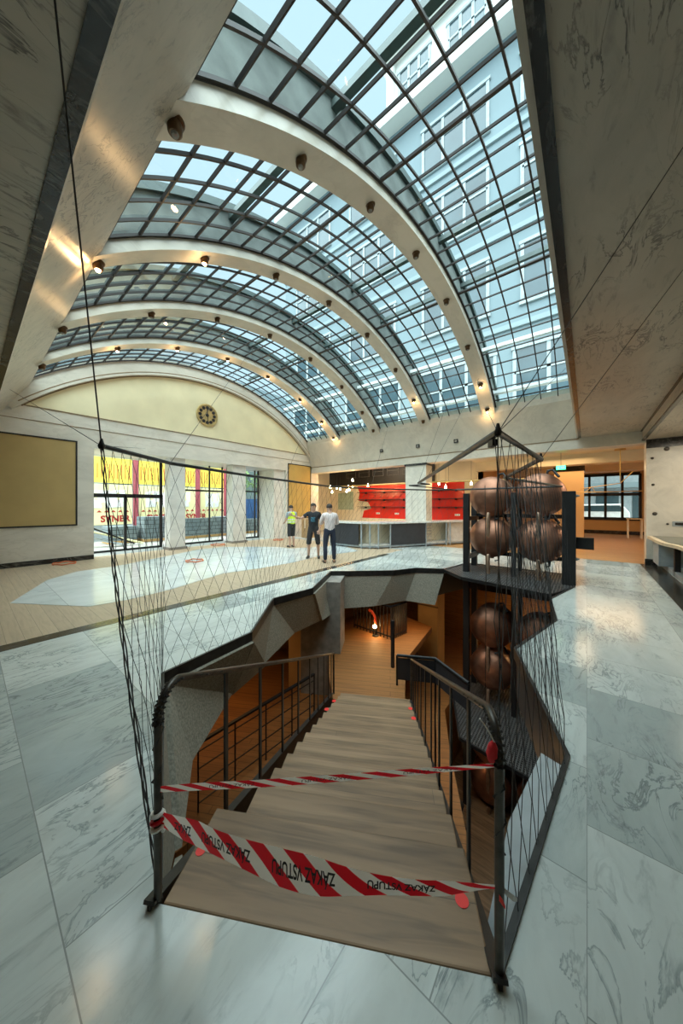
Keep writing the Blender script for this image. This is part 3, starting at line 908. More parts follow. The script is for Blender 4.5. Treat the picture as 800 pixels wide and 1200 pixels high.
def cable(a, b, label, r=.0027, group='suspension cables of the net frame'):
    o = MB().tube([a, b], r, 5).build('suspension_cable', 'net')
    tag(o, label, 'cable', group)
cable(FA[0], atz(61, -30, 3.85), 'thick suspension cable from the net corner up past the black ceiling band', .0045)
cable(J, (.45, 2.69, 3.84), 'suspension cable from the frame peak across the ceiling slab')
cable(I_, (.68, 4.1, 3.84), 'suspension cable from the frame corner by the kettles across the ceiling slab')
cable(J, pol(VR, A_R - .02, -2.75), 'short suspension cable from the frame peak to the lit rib end')
cable(J, pol(VR + .1, A_R - .16, -.3) + Vector((0, .0, .0)), 'suspension cable from the frame peak to the skylight corner')
cable(FA[0], (-9.3, .585, 4.10), 'thin cable from the net corner to the start of the arch')
cable(FA[1], pol(VR, -.10, -7.5), 'thin cable from the net frame up to the second last rib')
cable(FA[2] + Vector((-.3, .9, 0)), pol(VR, .25, -7.5), 'thin cable from the net frame middle up to the second last rib')
cable(FA[4], pol(VR, .42, -5.15), 'thin cable from the net frame end up to the second rib')
cable(K_, pol(VR, .36, -2.75), 'thin cable from the inner frame corner up to the first rib')
cable(K_ + Vector((.6, -1, 0)), pol(VR, .52, -2.75), 'thin cable from the inclined frame tube up to the first rib')
cable(FA[0], (XE + .03, 4.0, 3.7), 'thin cable from the net corner across to the wall over the doors')

def net(name, pairs, cell, levels, label, r=.0026):
    """diamond net hung between matching points of an upper and a lower polyline: pairs = [(upper, lower)]"""
    LS = [0]
    for (a, b), (c_, d) in zip(pairs, pairs[1:]): LS.append(LS[-1] + max((c_ - a).length, (d - b).length) * .5 + .5 * min((c_ - a).length, (d - b).length))
    def at(q, h):
        l = min(max(q, 0), 1) * LS[-1]
        for i in range(len(pairs) - 1):
            if l <= LS[i + 1] + 1e-9:
                f = (l - LS[i]) / max(1e-9, LS[i + 1] - LS[i])
                return pairs[i][0].lerp(pairs[i + 1][0], f).lerp(pairs[i][1].lerp(pairs[i + 1][1], f), h)
        return pairs[-1][0].lerp(pairs[-1][1], h)
    ns = max(2, int(LS[-1] / cell)); m = MB()
    rng = random.Random(len(label))
    for i in range(ns):
        pts = []
        for j in range(levels + 1):
            sgn = 1 if (i + j) % 2 else -1
            p = at((i + .5 + .47 * sgn) / ns, j / levels)
            pts.append(p + Vector((rng.uniform(-1, 1), rng.uniform(-1, 1), 0)) * .006)
        m.tube(pts, r, 3, cap=False)
    return tag(m.build(name, 'net'), label, 'net')
def O1(i): return Vector((OUT[i][0], OUT[i][1], -.01))
lp_ = lambda a, b, f: O1(a).lerp(O1(b), f)
FM = FA[2].lerp(FA[3], .55)
net('safety_net', [(FA[0], O1(0)), (FA[0].lerp(FA[1], .5), lp_(0, 16, .55)), (FA[1], O1(16)), (FA[2], O1(15)), (FM, O1(14)), (FA[3], O1(13)), (FA[4], O1(12)), (FA[5], O1(11)), (FA[6], O1(9))],
    .088, 12, 'dark diamond net hanging from the frame along the faceted opening edge', .0021)
net('safety_net', [(J + Vector((-.02, -.02, 0)), O1(1)), (I_, O1(2)), (H_, O1(3)), (H_.lerp(G_, .25), O1(4)), (H_.lerp(G_, .6), O1(5)), (G_, O1(6))], .082, 9, 'dark net of dense strands in front of the copper kettles', .0024)
# bundled edge of the net by the stair head
for k, lab in ((0, 'black bundled net edge rope beside the stair head post'), ):
    A, B = FA[0], Vector((-1.44, .53, .03))
    m = MB()
    for q in range(3):
        pts = []
        for i in range(41):
            h = i / 40
            p = A.lerp(B, h) + Vector((.25, .0, -.10)) * (-math.sin(h * pi) * .35)
            a = h * 26 + q * 2.1
            p += SN * (.009 * math.cos(a)) + SD * (.009 * math.sin(a))
            pts.append(p)
        m.tube(pts, .0036, 5)
    tag(m.build('net_edge_rope', 'net'), lab, 'rope')
# loose vertical ropes in the shaft
for i, (x, y, lab) in enumerate(((-1.6, 6.6, 'thin brown rope hanging straight down in front of the kettle nearer the bar'), (-1.05, 6.7, 'thin brown rope hanging down between the two columns of kettles'))):
    tag(MB().tube([(x, y, RZ), (x + .02, y, .3), (x, y, -3.0)], .008, 5).build('hanging_rope', 'rail'), lab, 'rope', 'ropes in the kettle shaft')
# hanging rope by the frame peak
tag(MB().tube([J, J + Vector((0, 0, -.35)), J + Vector((.005, .02, -1.2)), J + Vector((0, .03, -2.6))], .0035, 5).build('hanging_rope', 'net'), 'dark rope hanging straight down from the frame peak', 'rope', 'ropes in the kettle shaft')

# ================================================================== KETTLES AND RACK
rk = thing('steel_rack', (-1.4, 8.5, 0), 'black steel rack holding the copper kettles over the opening', 'rack')
def post(x, y, z0, z1, w=.13):
    MB().box(x - w / 2, x + w / 2, y - w / 2, y + w / 2, z0, z1).build('post', 'black', rk, bevel=.006)
for (x, y, w) in ((-2.42, 8.15, .14), (-2.5, 9.15, .14), (-1.36, 8.25, .10), (-1.36, 9.1, .10), (-.30, 8.2, .24), (-.3, 9.1, .14)):
    post(x, y, SZ, 2.0, w)
for y in (9.1,):
    for z in (1.42, .38, -1.9, -2.95, -4.9):
        MB().box(-2.45, -.2, y - .04 + .08, y + .04 + .08, z - .05, z + .05).build('rail', 'black', rk)
for x in (-2.42, -.3):
    for z in (1.35, .35): MB().box(x - .05, x + .05, 8.2, 9.1, z - .05, z + .05).build('rail', 'black', rk)
MB().box(-.3, .12, 8.35, 8.45, .75, 1.0).build('bracket', 'black', rk)
for z in (1.9, .55): MB().lathe([(.035, 0), (.035, .03), (.02, .03), (.02, .06)], (-.18, 8.2, z), (1, 0, 0), 6).build('bolt', 'grey_panel', rk)

def kettle_proto():
    t = thing('copper_kettle', (0, 0, 0), 'x', 'kettle', 'copper kettles in the steel rack')
    prof = [(0, -.47), (.10, -.462), (.22, -.435), (.34, -.385), (.43, -.32), (.485, -.25), (.50, -.21), (.508, -.20), (.508, -.17), (.50, -.16), (.50, .30), (.508, .31), (.508, .34), (.49, .36), (.40, .43), (.2, .49), (0, .5)]
    MB().lathe(prof, (0, 0, 0), (0, 1, 0), 40).build('drum', 'copper', t, smooth=True)
    m = MB().tube([(.0, -.40, -.42), (.0, -.44, -.50), (0, -.44, -.62), (0, -.44, -.98), (0.03, -.42, -1.06), (.1, -.34, -1.08)], .045, 10)
    m.build('pipe', 'copper_pipe', t, smooth=True)
    m = MB().lathe([(.06, -.46), (.075, -.46), (.075, -.52), (.05, -.53), (.05, -.56)], (0, -.02, 0), (0, 0, 1), 14); m.build('collar', 'copper_pipe', t, smooth=True)
    m = MB().lathe([(.03, 0), (.03, .05), (.05, .05), (.05, .08), (.02, .08), (.02, .14)], (.50, -.05, 0), (1, 0, 0), 10); m.build('fitting', 'black', t)
    m = MB().lathe([(.03, 0), (.03, .05), (.05, .05), (.05, .08), (.02, .08), (.02, .14)], (-.50, -.05, 0), (-1, 0, 0), 10); m.build('fitting', 'black', t)
    m = MB().tube([(.12, .1, .5), (.14, .1, .58), (.24, .1, .60), (.30, .05, .5), (.36, 0, .42)], .03, 8); m.build('valve_pipe', 'black', t, smooth=True)
    m = MB().tube([(.2, -.25, -.42), (.2, -.27, -.55), (.12, -.3, -.58)], .018, 6); m.build('tap', 'black', t)
    return t
kp = kettle_proto()
kl = [(-1.92, 8.65, 1.92, 'upper copper kettle beside the red bar wall, above the floor'), (-1.92, 8.65, .88, 'lower copper kettle beside the bar, just above the grating'),
      (-.86, 8.65, 1.94, 'upper copper kettle next to the thick outer post, above the floor'), (-.86, 8.65, .86, 'lower copper kettle next to the thick outer post, just above the grating'),
      (-1.92, 8.65, -1.44, 'copper kettle in the shaft hanging just below the grating'), (-1.92, 8.65, -2.5, 'copper kettle in the shaft standing above the lower grating'),
      (-.86, 8.65, -1.46, 'copper kettle in the dark shaft under the outer post, upper'), (-.86, 8.65, -2.52, 'copper kettle in the dark shaft under the outer post, lower')]
for i, (x, y, z, lab) in enumerate(kl):
    if i == 0: kp.location = (x, y, z); kp['label'] = lab
    else: dup(kp, (x, y, z), lab)
for i, (x, y, z, s, lab) in enumerate(((-1.92, 8.65, -4.45, 1, 'dark copper kettle deep in the shaft under the lower grating, beside the stair railing post'), (-.86, 8.65, -4.45, 1, 'dark copper kettle deep in the shaft under the lower grating, behind the net'),
        (-1.92, 8.65, -5.45, 1, 'lowest dark copper kettle in the shaft, beside the stair railing post'), (-.86, 8.65, -5.45, 1, 'lowest dark copper kettle in the shaft, behind the net'))):
    o = dup(kp, (x, y, z), lab); o.scale = (s, s, s)

def grating(name, poly, z, label, step=.055):
    """bar grating clipped to a polygon"""
    t = thing(name, (*poly[0], z), label, 'grating')
    n = len(poly)
    m = MB()
    for i in range(n): m.bar((*poly[i], z), (*poly[(i + 1) % n], z), .04, .07)
    m.build('edge_frame', 'black', t)
    g = MB()
    for ax in (0, 1):
        lo = min(p[ax] for p in poly); hi = max(p[ax] for p in poly)
        q = lo + step
        while q < hi:
            xs = []
            for i in range(n):
                a, b = poly[i], poly[(i + 1) % n]
                if (a[ax] - q) * (b[ax] - q) < 0:
                    f = (q - a[ax]) / (b[ax] - a[ax]); xs.append(a[1 - ax] + f * (b[1 - ax] - a[1 - ax]))
            xs.sort()
            for a, b in zip(xs[::2], xs[1::2]):
                if b - a > .02:
                    P1 = (q, a, z) if ax == 0 else (a, q, z); P2 = (q, b, z) if ax == 0 else (b, q, z)
                    g.bar(P1, P2, .012 if ax else .02, .045)
            q += step if ax == 0 else step * 1.0
    g.build('grating_bars', 'grate', t)
    return t
grating('floor_grating', [(-2.95, 7.99), (-2.3, 7.38), (-.55, 7.0), (-.2, 7.94), (-.3, 9.3), (-2.75, 9.3)], -.03, 'dark steel grating platform around the foot of the kettle rack')
grating('floor_grating', [(-2.7, 8.0), (-2.15, 6.75), (-.5, 6.5), (-.05, 7.9), (-.1, 9.4), (-2.7, 9.4)], -3.37, 'lower dark grating platform down in the shaft', .06)
# ================================================================== BASEMENT THINGS
cc = thing('concrete_column', (-5.0, 5.5, LZ), 'rough concrete column standing under the faceted edge', 'column')
ca = (SN, SD, Vector((0, 0, 1)))
MB().obox((-5.05, 5.55, (LZ - .1) / 2), (.95, .7, -LZ - .1), ca).build('shaft', 'concrete2', cc)
MB().obox((-5.55, 5.1, -2.0), (.36, .05, 1.9), ca).build('plywood_panel', 'plywood', cc)

def slat_rail(name, a, b, zb, h, nb, npost, mat, label, upright=False):
    t = thing(name, a, label, 'railing', 'black railings of the lower level')
    a, b = Vector(a), Vector(b)
    up = Vector((0, 0, h))
    MB().bar(a + up, b + up, .05, .035).build('handrail', mat, t)
    for k in range(npost):
        p = a.lerp(b, k / max(1, npost - 1))
        MB().bar(p, p + up, .03, .012, up=(b - a)).build('post' if not upright else 'baluster', mat, t)
    if not upright:
        m = MB()
        for k in range(nb):
            z = Vector((0, 0, h * (k + .5) / nb)); m.bar(a + z, b + z, .014, .014)
        m.build('slat', mat, t)
    else:
        MB().bar(a + Vector((0, 0, .08)), b + Vector((0, 0, .08)), .03, .03).build('bottom_rail', mat, t)
    return t
p1, p2 = atz(232, 871, -1.75), atz(368, 790, -1.75)
slat_rail('lower_railing', (p1.x, p1.y, -2.75), (p2.x, p2.y, -2.75), -2.75, 1.0, 4, 5, 'black', 'black railing with horizontal bars below the stairs at the concrete side')
struct(MB().box(-8.4, -4.1, -1, 6.0, LZ, -2.76).build('floor_lower_side', 'timber'))
q1, q2 = atz(412, 722, Z_END), atz(476, 752, Z_END)
for (a, b, lab) in (((415, 735), (458, 750), 'black railing with upright bars behind the lit floor lamp'), ((458, 750), (476, 742), 'short black railing with upright bars turning away at the far landing')):
    A_, B_ = atz(*a, Z_END), atz(*b, Z_END)
    slat_rail('landing_railing', A_, B_, 0, .85, 0, 12, 'black', lab, True)
A_, B_, C_ = Vector((-2.62, 4.75, Z_END)), Vector((-2.05, 5.6, Z_END)), Vector((-1.3, 6.6, Z_END))
gr = thing('gallery_railing', atz(465, 768, -1.2), 'dark gallery balustrade with solid side beyond the foot of the stairs', 'railing')
gp = [atz(465, 768, -1.2), atz(510, 772, -1.2), atz(549, 801, -1.2)]
MB().tube(gp, .03, 8).build('handrail', 'black', gr, smooth=True)
for a_, b_ in zip(gp, gp[1:]):
    MB().bar((a_ + b_) / 2 - Vector((0, 0, .25)) - (b_ - a_) * .49, (a_ + b_) / 2 - Vector((0, 0, .25)) + (b_ - a_) * .49, .015, .42).build('side_panel', 'charcoal', gr)
for q_ in gp: MB().tube([q_, (q_.x, q_.y, LZ)], .02, 6).build('post', 'black', gr)
pq = atz(460, 782, Z_END)
pst = tag(MB().box(pq.x - .03, pq.x + .03, pq.y - .03, pq.y + .03, Z_END, Z_END + 1.0).build('steel_post', 'black'), 'slim black steel post rising beside the far landing', 'post')
lp = thing('floor_lamp', atz(440, 745, Z_END), 'small lit lamp with a red shade on the far landing', 'lamp')
lb = atz(440, 745, Z_END)
MB().lathe([(.09, 0), (.09, .02), (.015, .03), (.015, .30)], lb, (0, 0, 1), 12).build('base', 'black', lp)
MB().tube([lb + Vector((0, 0, .3)), lb + Vector((-.02, 0, .48)), lb + Vector((-.12, 0, .62)), lb + Vector((-.2, -.04, .66))], .035, 8).build('shade', 'lampred', lp, smooth=True)
MB().lathe([(0, -.05), (.04, -.03), (.05, 0), (.04, .03), (0, .05)], lb + Vector((0, -.05, .26)), (0, 0, 1), 12).build('bulb', 'warm_bulb', lp, smooth=True)
bx = thing('timber_box', (-3.9, 9.4, LZ), 'tall pale timber box standing behind the far landing', 'box')
MB().box(-4.25, -3.6, 9.2, 9.8, LZ, -.9).build('body', 'plywood', bx, bevel=.01)
MB().box(-4.27, -3.58, 9.18, 9.2, -1.5, -1.46).build('batten', 'brown_line', bx)
# ================================================================== RIB LAMPS
def rib_lamp(lit):   # housing with a short neck and a round lens
    t = thing('rib_spotlight', (0, 0, 0), 'x', 'spotlight', 'spotlights under the skylight ribs')
    MB().lathe([(.07, 0), (.08, -.012), (.076, -.025), (.058, -.037), (.062, -.05), (.058, -.105), (.045, -.12), (.04, -.12)], (0, 0, 0), (0, 0, 1), 18).build('housing', 'bronze', t, smooth=True)
    MB().lathe([(0, -.142), (.025, -.137), (.034, -.12)], (0, 0, 0), (0, 0, 1), 12).build('bulb', 'warm_bulb' if lit else 'dead_bulb', t, smooth=True)
    return t
lampY = [1.13, 2.6, 4.15, 5.85, 7.6, 9.35, 10.75, 11.62]
lit = {(0, 6), (0, 7), (1, 0), (1, 1), (1, 6), (3, 1), (3, 2), (3, 3), (3, 4), (3, 5), (3, 6), (3, 7)}
LP = {False: rib_lamp(False), True: rib_lamp(True)}
used = set()
LIGHTS = []
ribn = ('nearest rib', 'second rib', 'third rib', 'farthest rib')
ordn = ('first', 'second', 'third', 'fourth', 'fifth', 'sixth', 'seventh', 'eighth')
for r in range(4):
    xm = (RX[r][0] + RX[r][1]) / 2
    for k, y in enumerate(lampY):
        L = (r, k) in lit
        loc = (xm, y, arc(VR, y) + .015)
        lab = '%s bronze spotlight, %s up from the near ceiling edge under the %s' % ('glowing' if L else 'unlit', ordn[k], ribn[r])
        if L not in used:
            o = LP[L]; o.location = loc; o['label'] = lab; used.add(L)
        else: o = dup(LP[L], loc, lab)
        if L: LIGHTS.append((xm, y, arc(VR, y) - .26))

# small square boxes on the far cove
for x, lab in ((-4.0, 'small black square box on the far cove nearest the frame peak'), (-5.6, 'small black square box on the far cove, middle one'), (-7.4, 'small black square box on the far cove farthest along')):
    p0 = Vector((x, 12.12, 4.22))
    t = thing('cove_box', p0, lab, 'box', 'small boxes on the far cove')
    MB().obox(p0, (.16, .06, .15)).build('case', 'black', t, bevel=.01)
    MB().lathe([(.045, 0), (.04, .01)], p0 + Vector((0, -.03, 0)), (0, -1, 0), 12).build('lens', 'dead_bulb', t)

# ================================================================== CLOCK
ck = thing('wall_clock', (XE, 6.23, 5.38), 'round gilded clock with dark numeral discs on the cream arch wall', 'clock')
cp = Vector((XE + .012, 6.23, 5.38))
MB().lathe([(.44, 0), (.46, .03), (.44, .06), (.39, .06), (.38, .04), (0, .04)], cp, (1, 0, 0), 40).build('face', 'clockface', ck, smooth=True)
for k in range(12):
    a = 2 * pi * k / 12
    q = cp + Vector((.045, .30 * math.sin(a), .30 * math.cos(a)))
    MB().lathe([(.068, 0), (.062, .015), (0, .015)], q, (1, 0, 0), 14).build('numeral_disc', 'ink', ck)
MB().lathe([(.07, 0), (.05, .03), (0, .04)], cp + Vector((.045, 0, 0)), (1, 0, 0), 14).build('hub', 'ink', ck)
MB().bar(cp + Vector((.07, 0, 0)), cp + Vector((.07, -.015, .22)), .03, .01, up=(1, 0, 0)).build('hour_hand', 'ink', ck)
MB().bar(cp + Vector((.08, 0, 0)), cp + Vector((.08, .01, -.27)), .022, .01, up=(1, 0, 0)).build('minute_hand', 'ink', ck)

# ================================================================== BAR
b0 = thing('bar_counter', (-6.6, 9.9, 0), 'angled bar counter with dark panels and a pale stone worktop', 'bar counter')
front = [Vector((-8.45, 9.72, 0)), Vector((-6.86, 9.72, 0)), Vector((-6.28, 10.05, 0)), Vector((-3.7, 14.7, 0))]
nrm = []
def off(poly, d):
    out = []
    for i, p in enumerate(poly):
        ns = []
        if i: e = (poly[i] - poly[i - 1]).normalized(); ns.append(Vector((-e.y, e.x, 0)))
        if i < len(poly) - 1: e = (poly[i + 1] - poly[i]).normalized(); ns.append(Vector((-e.y, e.x, 0)))
        nn = sum(ns, Vector((0, 0, 0))).normalized(); k = d / max(.5, nn.dot(ns[0])); out.append(p + nn * k)
    return out
def slab(poly, d0, d1, z0, z1):
    a, b = off(poly, d0), off(poly, d1)
    return MB().prism([(p.x, p.y, z0) for p in a] + [(p.x, p.y, z0) for p in reversed(b)], (0, 0, z1 - z0))
slab(front, -.07, .75, .97, 1.03).build('worktop', 'worktop', b0)
slab(front, .03, .70, .05, .12).build('plinth', 'grey_panel', b0)
slab(front, .55, .70, .12, .97).build('back_panel', 'cream_wall', b0)
slab(front, .02, .60, .12, .15).build('bottom_shelf', 'worktop', b0)
def panel(p, q, mat, name='panel', d=.0, z0=.12, z1=.95):
    e = (q - p).normalized(); nn = Vector((-e.y, e.x, 0))
    MB().prism([p + nn * d + Vector((0, 0, z0)), q + nn * d + Vector((0, 0, z0)), q + nn * (d + .03) + Vector((0, 0, z0)), p + nn * (d + .03) + Vector((0, 0, z0))], (0, 0, z1 - z0)).build(name, mat, b0)
panel(front[0], front[1].lerp(front[0], .08), 'charcoal')
L3 = lambda f: front[2].lerp(front[3], f)
panel(L3(.10), L3(.42), 'charcoal')
panel(L3(.66), L3(.99), 'worktop', d=.12)
for p in (front[0], front[1], front[1].lerp(front[2], .5), front[2], L3(.1), L3(.42), L3(.62), L3(.66), L3(.99)):
    MB().box(p.x - .02, p.x + .02, p.y + .0, p.y + .045, .0, .97).build('upright', 'grey_panel', b0)
for k in range(5):
    p, q = L3(.43), L3(.54); z = .3 + .12 * k
    e = (q - p).normalized(); nn = Vector((-e.y, e.x, 0))
    MB().bar(p + nn * .25 + Vector((0, 0, z)), q + nn * .25 + Vector((0, 0, z)), .03, .04).build('crate_slat', 'pale_edge', b0)
# brass light rail over the bar with pendant bulbs
br = thing('light_rail', (-8, 12.9, 2.75), 'long brass rail hanging over the bar', 'rail')
MB().tube([(-11.3, 12.98, 2.72), (-5.0, 12.98, 2.72), (-1.4, 12.98, 2.66)], .035, 8).build('tube', 'brass', br)
for x in (-10.8, -8.4, -4.6, -2.0): MB().tube([(x, 12.98, 2.7), (x, 12.98, 4.06)], .008, 5).build('hanger', 'black', br)
px = [(387, 571), (394.6, 572), (398.5, 573), (408, 571), (409, 574), (413, 571), (406, 576), (389, 576.6), (413, 563), (431, 569), (502, 572), (514, 567), (522, 571), (552, 567)]
for i, (u, v) in enumerate(px):
    p = aty(u, v, 13.3 + .12 * (i % 3))
    t = thing('pendant_bulb', p, ('glowing pendant bulb in the cluster over the bar by the two standing men' if i < 9 else 'glowing pendant bulb hanging alone in front of the left red panel' if i == 9 else
              'glowing pendant bulb in front of the red panel beyond the white column' if i < 13 else 'glowing pendant bulb beside the upper copper kettle'), 'pendant lamp', 'pendant bulbs over the bar' if i < 9 else 'pendant bulbs near the white column' if 10 <= i < 13 else None)
    MB().lathe([(0, -.06), (.035, -.04), (.045, 0), (.03, .04), (.015, .06), (.015, .1), (0, .1)], p, (0, 0, 1), 10).build('bulb', 'warm_bulb', t, smooth=True)
    MB().tube([p + Vector((0, 0, .09)), (p.x, p.y, 4.05)], .005, 4).build('cord', 'black', t)
    if i in (0, 4, 9, 11, 13): LIGHTS.append((p.x, p.y, p.z - .15))
# dark truss frames under the bar ceiling
for k in range(6):
    x = -11.4 + k * .95
    t = thing('ceiling_frame', (x, 14.6, 3.55), 'rectangular grey frame in the dark ceiling over the bar', 'frame', 'frames in the dark bar ceiling')
    m = MB()
    for q in (((x, 14.6, 3.35), (x + .7, 14.6, 3.35)), ((x, 14.6, 3.6), (x + .7, 14.6, 3.6)), ((x, 14.6, 3.35), (x, 14.6, 4.05)), ((x + .7, 14.6, 3.35), (x + .7, 14.6, 4.05))): m.bar(*q, .03, .03)
    m.build('frame', 'steel', t)
# shelves on the red panels
for x0_, x1_, nm in ((-11.4, -7.62, 'on the wide red panel'), (-7.38, -4.87, 'on the red panel beyond the white column')):
    for z, w in ((1.6, 'lowest'), (2.05, 'middle'), (2.5, 'topmost')):
        t = thing('wall_shelf', ((x0_ + x1_) / 2, 15.97, z), '%s thin dark shelf %s' % (w, nm), 'shelf', 'thin shelves on the red bar wall')
        MB().box(x0_, x1_, 15.72, 15.985, z - .015, z + .015).build('board', 'black', t)
        for f_ in (.15, .5, .85):
            x = x0_ + (x1_ - x0_) * f_
            MB().box(x - .01, x + .01, 15.76, 15.985, z - .09, z - .015).build('bracket', 'black', t)
for x, lab in ((-10.0, 'white socket low on the wide red panel, nearer the standing men'), (-8.7, 'white socket low on the wide red panel, nearer the white column'), (-7.0, 'white socket low on the far red panel, nearer the white column'), (-5.2, 'white socket low on the far red panel, nearer the kettles')):
    t = thing('wall_socket', (x, 15.97, 1.2), lab, 'socket', 'white sockets on the red bar wall')
    MB().box(x - .13, x + .13, 15.955, 15.985, 1.15, 1.25).build('plate', 'white', t, bevel=.006)
    for d in (-.06, .06): MB().lathe([(.03, 0), (.025, .006)], (x + d, 15.955, 1.2), (0, -1, 0), 12).build('outlet', 'grey_panel', t)

# ================================================================== FAR ROOM THINGS
ex = thing('exit_sign', aty(657, 548, 13.6), 'small green lit exit sign hanging from the beam', 'sign')
p = aty(657, 548, 13.6)
MB().box(p.x - .14, p.x + .14, p.y - .02, p.y + .02, p.z - .07, p.z + .07).build('case', 'exit', ex)
MB().tube([(p.x, p.y, p.z + .07), (p.x, p.y, 3.76)], .008, 5).build('rod', 'black', ex)
m = MB()                         # running figure and arrow, white
y = p.y - .023
m.prism([(p.x - .10, y, p.z + .03), (p.x - .07, y, p.z + .03), (p.x - .05, y, p.z - .06), (p.x - .09, y, p.z - .06)], (0, .002, 0))
m.prism([(p.x + .01, y, p.z + .015), (p.x + .06, y, p.z + .015), (p.x + .06, y, p.z + .04), (p.x + .11, y, p.z), (p.x + .06, y, p.z - .04), (p.x + .06, y, p.z - .015), (p.x + .01, y, p.z - .015)], (0, .002, 0))
m.build('pictogram', 'white', ex)
pl = thing('brass_pendant', (1.0, 15, 3.75), 'brass rail pendant lamp hanging in the far room in front of the window', 'pendant lamp')
MB().lathe([(.16, 0), (.16, -.05)], (.95, 15.0, 3.75), (0, 0, 1), 16).build('canopy', 'brass', pl)
MB().tube([(.95, 15, 3.72), (.95, 15, 2.55)], .014, 6).build('rod', 'brass', pl)
MB().tube([(-.2, 15.4, 2.35), (.95, 15, 2.5), (1.28, 14.8, 2.9)], .014, 6).build('arm', 'brass', pl)
MB().tube([(-.6, 15.2, 2.2), (1.6, 15.0, 2.2)], .018, 6).build('tube', 'brass', pl)
for dx in (-.15, .15): MB().tube([(.1 + dx, 15.2, 2.2), (.15, 15.25, 2.42)], .012, 6).build('brace', 'brass', pl)
# grey stool-like stand by the jamb of the far room
tb = thing('small_table', (1.9, 21.5, 0), 'small pale table standing by the far window wall', 'table')
MB().box(1.6, 2.2, 21.2, 21.8, .98, 1.02).build('tabletop', 'pale_edge', tb)
for dx in (-.25, .25):
    for dy_ in (-.25, .25): MB().box(1.9 + dx - .02, 1.9 + dx + .02, 21.5 + dy_ - .02, 21.5 + dy_ + .02, 0, .98).build('leg', 'white', tb)

# counter along the right-hand wall
ct = thing('stone_counter', (1.9, 9.5, 0), 'pale edged counter with dark top running along the right edge of the floor', 'counter')
prof = []
for i in range(41):
    yy = 12.2 - 7.2 * i / 40
    dip = .30 / (1 + math.exp((yy - 9.9) / .16)) - .0
    prof.append((1.34 + dip * .6, yy))
m = MB(); m.prism([(x, y, .76) for x, y in prof] + [(2.7, 5.0, .76), (2.7, 12.2, .76)], (0, 0, .07)); m.build('edge', 'pale_edge', ct)
m = MB(); m.prism([(x + .10, y, .832) for x, y in prof] + [(2.6, 5.05, .832), (2.6, 12.1, .832)], (0, 0, .006)); m.build('top', 'topglass', ct)
MB().box(1.62, 2.6, 5.2, 12.1, 0, .12).build('plinth', 'grey_panel', ct)
MB().box(2.2, 2.6, 5.2, 12.1, .12, .76).build('body', 'tanwall', ct)
MB().box(1.45, 2.2, 11.3, 12.15, .12, .76).build('end_panel', 'grey_panel', ct)
for y in (10.6, 9.2, 8.1, 7.0):
    MB().box(1.62, 1.72, y - .06, y + .06, .0, .76).build('leg', 'black', ct)
    MB().box(1.62, 2.3, y - .05, y + .05, .64, .76).build('crossbar', 'black', ct)
# plates and fixing marks on the right wall
sp = thing('socket_plate', (1.98, 12.29, 1.28), 'grey socket plate on the marble wall above the counter', 'socket')
q = aty(795, 614, 12.29)
MB().box(q.x - .12, q.x + .14, 12.28, 12.30, q.z - .07, q.z + .07).build('plate', 'grey_panel', sp, bevel=.005)
MB().box(q.x - .07, q.x + .09, 12.275, 12.281, q.z - .035, q.z + .035).build('cover', 'steel', sp)
for (u, v, s, lab) in ((781, 526, .10, 'dark round wall fixture high on the marble wall'), (764, 537, .06, 'small dark fixing near the jamb on the marble wall, upper'), (765, 568, .06, 'small dark fixing near the jamb on the marble wall, middle'), (767, 602, .09, 'dark cross shaped fixing low on the marble wall'), (782, 614, .05, 'small dark fixing beside the grey socket plate')):
    q = aty(u, v, 12.295)
    o = MB().lathe([(s * .6, 0), (s * .5, .02), (s * .2, .03)], q, (0, -1, 0), 10).build('wall_fixing', 'rail'); tag(o, lab, 'wall fixing')

# ================================================================== FLOOR THINGS
def cord(c, R, lab):
    t = tag(MB().tube([(c.x + R * (1 + .08 * math.sin(3 * a)) * math.cos(a), c.y + R * .9 * math.sin(a), .02 + .012 * math.sin(5 * a) + .012) for a in [i * .35 for i in range(36)]], .016, 6).build('cable_coil', 'orange_cord'), lab, 'cable', None)
cord(Vector((-11.7, 1.8, 0)), .28, 'orange cable coil on the oak floor below the ochre blind')
cord(Vector((-9.2, 4.35, .006)), .26, 'orange cable coil on the marble inlay')
cord(Vector((-12.2, 6.75, .0)), .30, 'orange cable coil in front of the window between the pillars')
cord(Vector((-11.6, 9.5, .0)), .25, 'orange cable coil near the white reveal behind the worker')
cb = thing('cardboard_box', (-11.4, 11.4, 0), 'tall brown cardboard box standing behind the man in the black t-shirt', 'box')
MB().box(-11.65, -11.15, 11.1, 11.6, 0, .98).build('carton', 'cardboard', cb, bevel=.01)
MB().box(-11.43, -11.37, 11.09, 11.61, .5, .985).build('tape_strip', 'pale_edge', cb)

# ================================================================== PEOPLE
def skin_mesh(name, verts, edges, radii, mat, parent, sub=2, root=0):
    me = bpy.data.meshes.new(name); me.from_pydata(verts, edges, [])
    o = bpy.data.objects.new(name, me); COL.objects.link(o)
    md = o.modifiers.new('skin', 'SKIN'); md.use_smooth_shade = True
    if not me.skin_vertices: return o
    for i, r in enumerate(radii):
        sv = me.skin_vertices[0].data[i]
        sv.radius = r if isinstance(r, tuple) else (r, r); sv.use_root = (i == root)
    s = o.modifiers.new('sub', 'SUBSURF'); s.levels = sub; s.render_levels = sub
    bpy.context.view_layer.update()
    dg = bpy.context.evaluated_depsgraph_get()
    m2 = bpy.data.meshes.new_from_object(o.evaluated_get(dg)); m2.name = name
    m2.materials.clear(); m2.materials.append(M[mat])
    for p in m2.polygons: p.use_smooth = True
    bpy.data.objects.remove(o)
    o = bpy.data.objects.new(name, m2); COL.objects.link(o)
    o.parent = parent
    return o

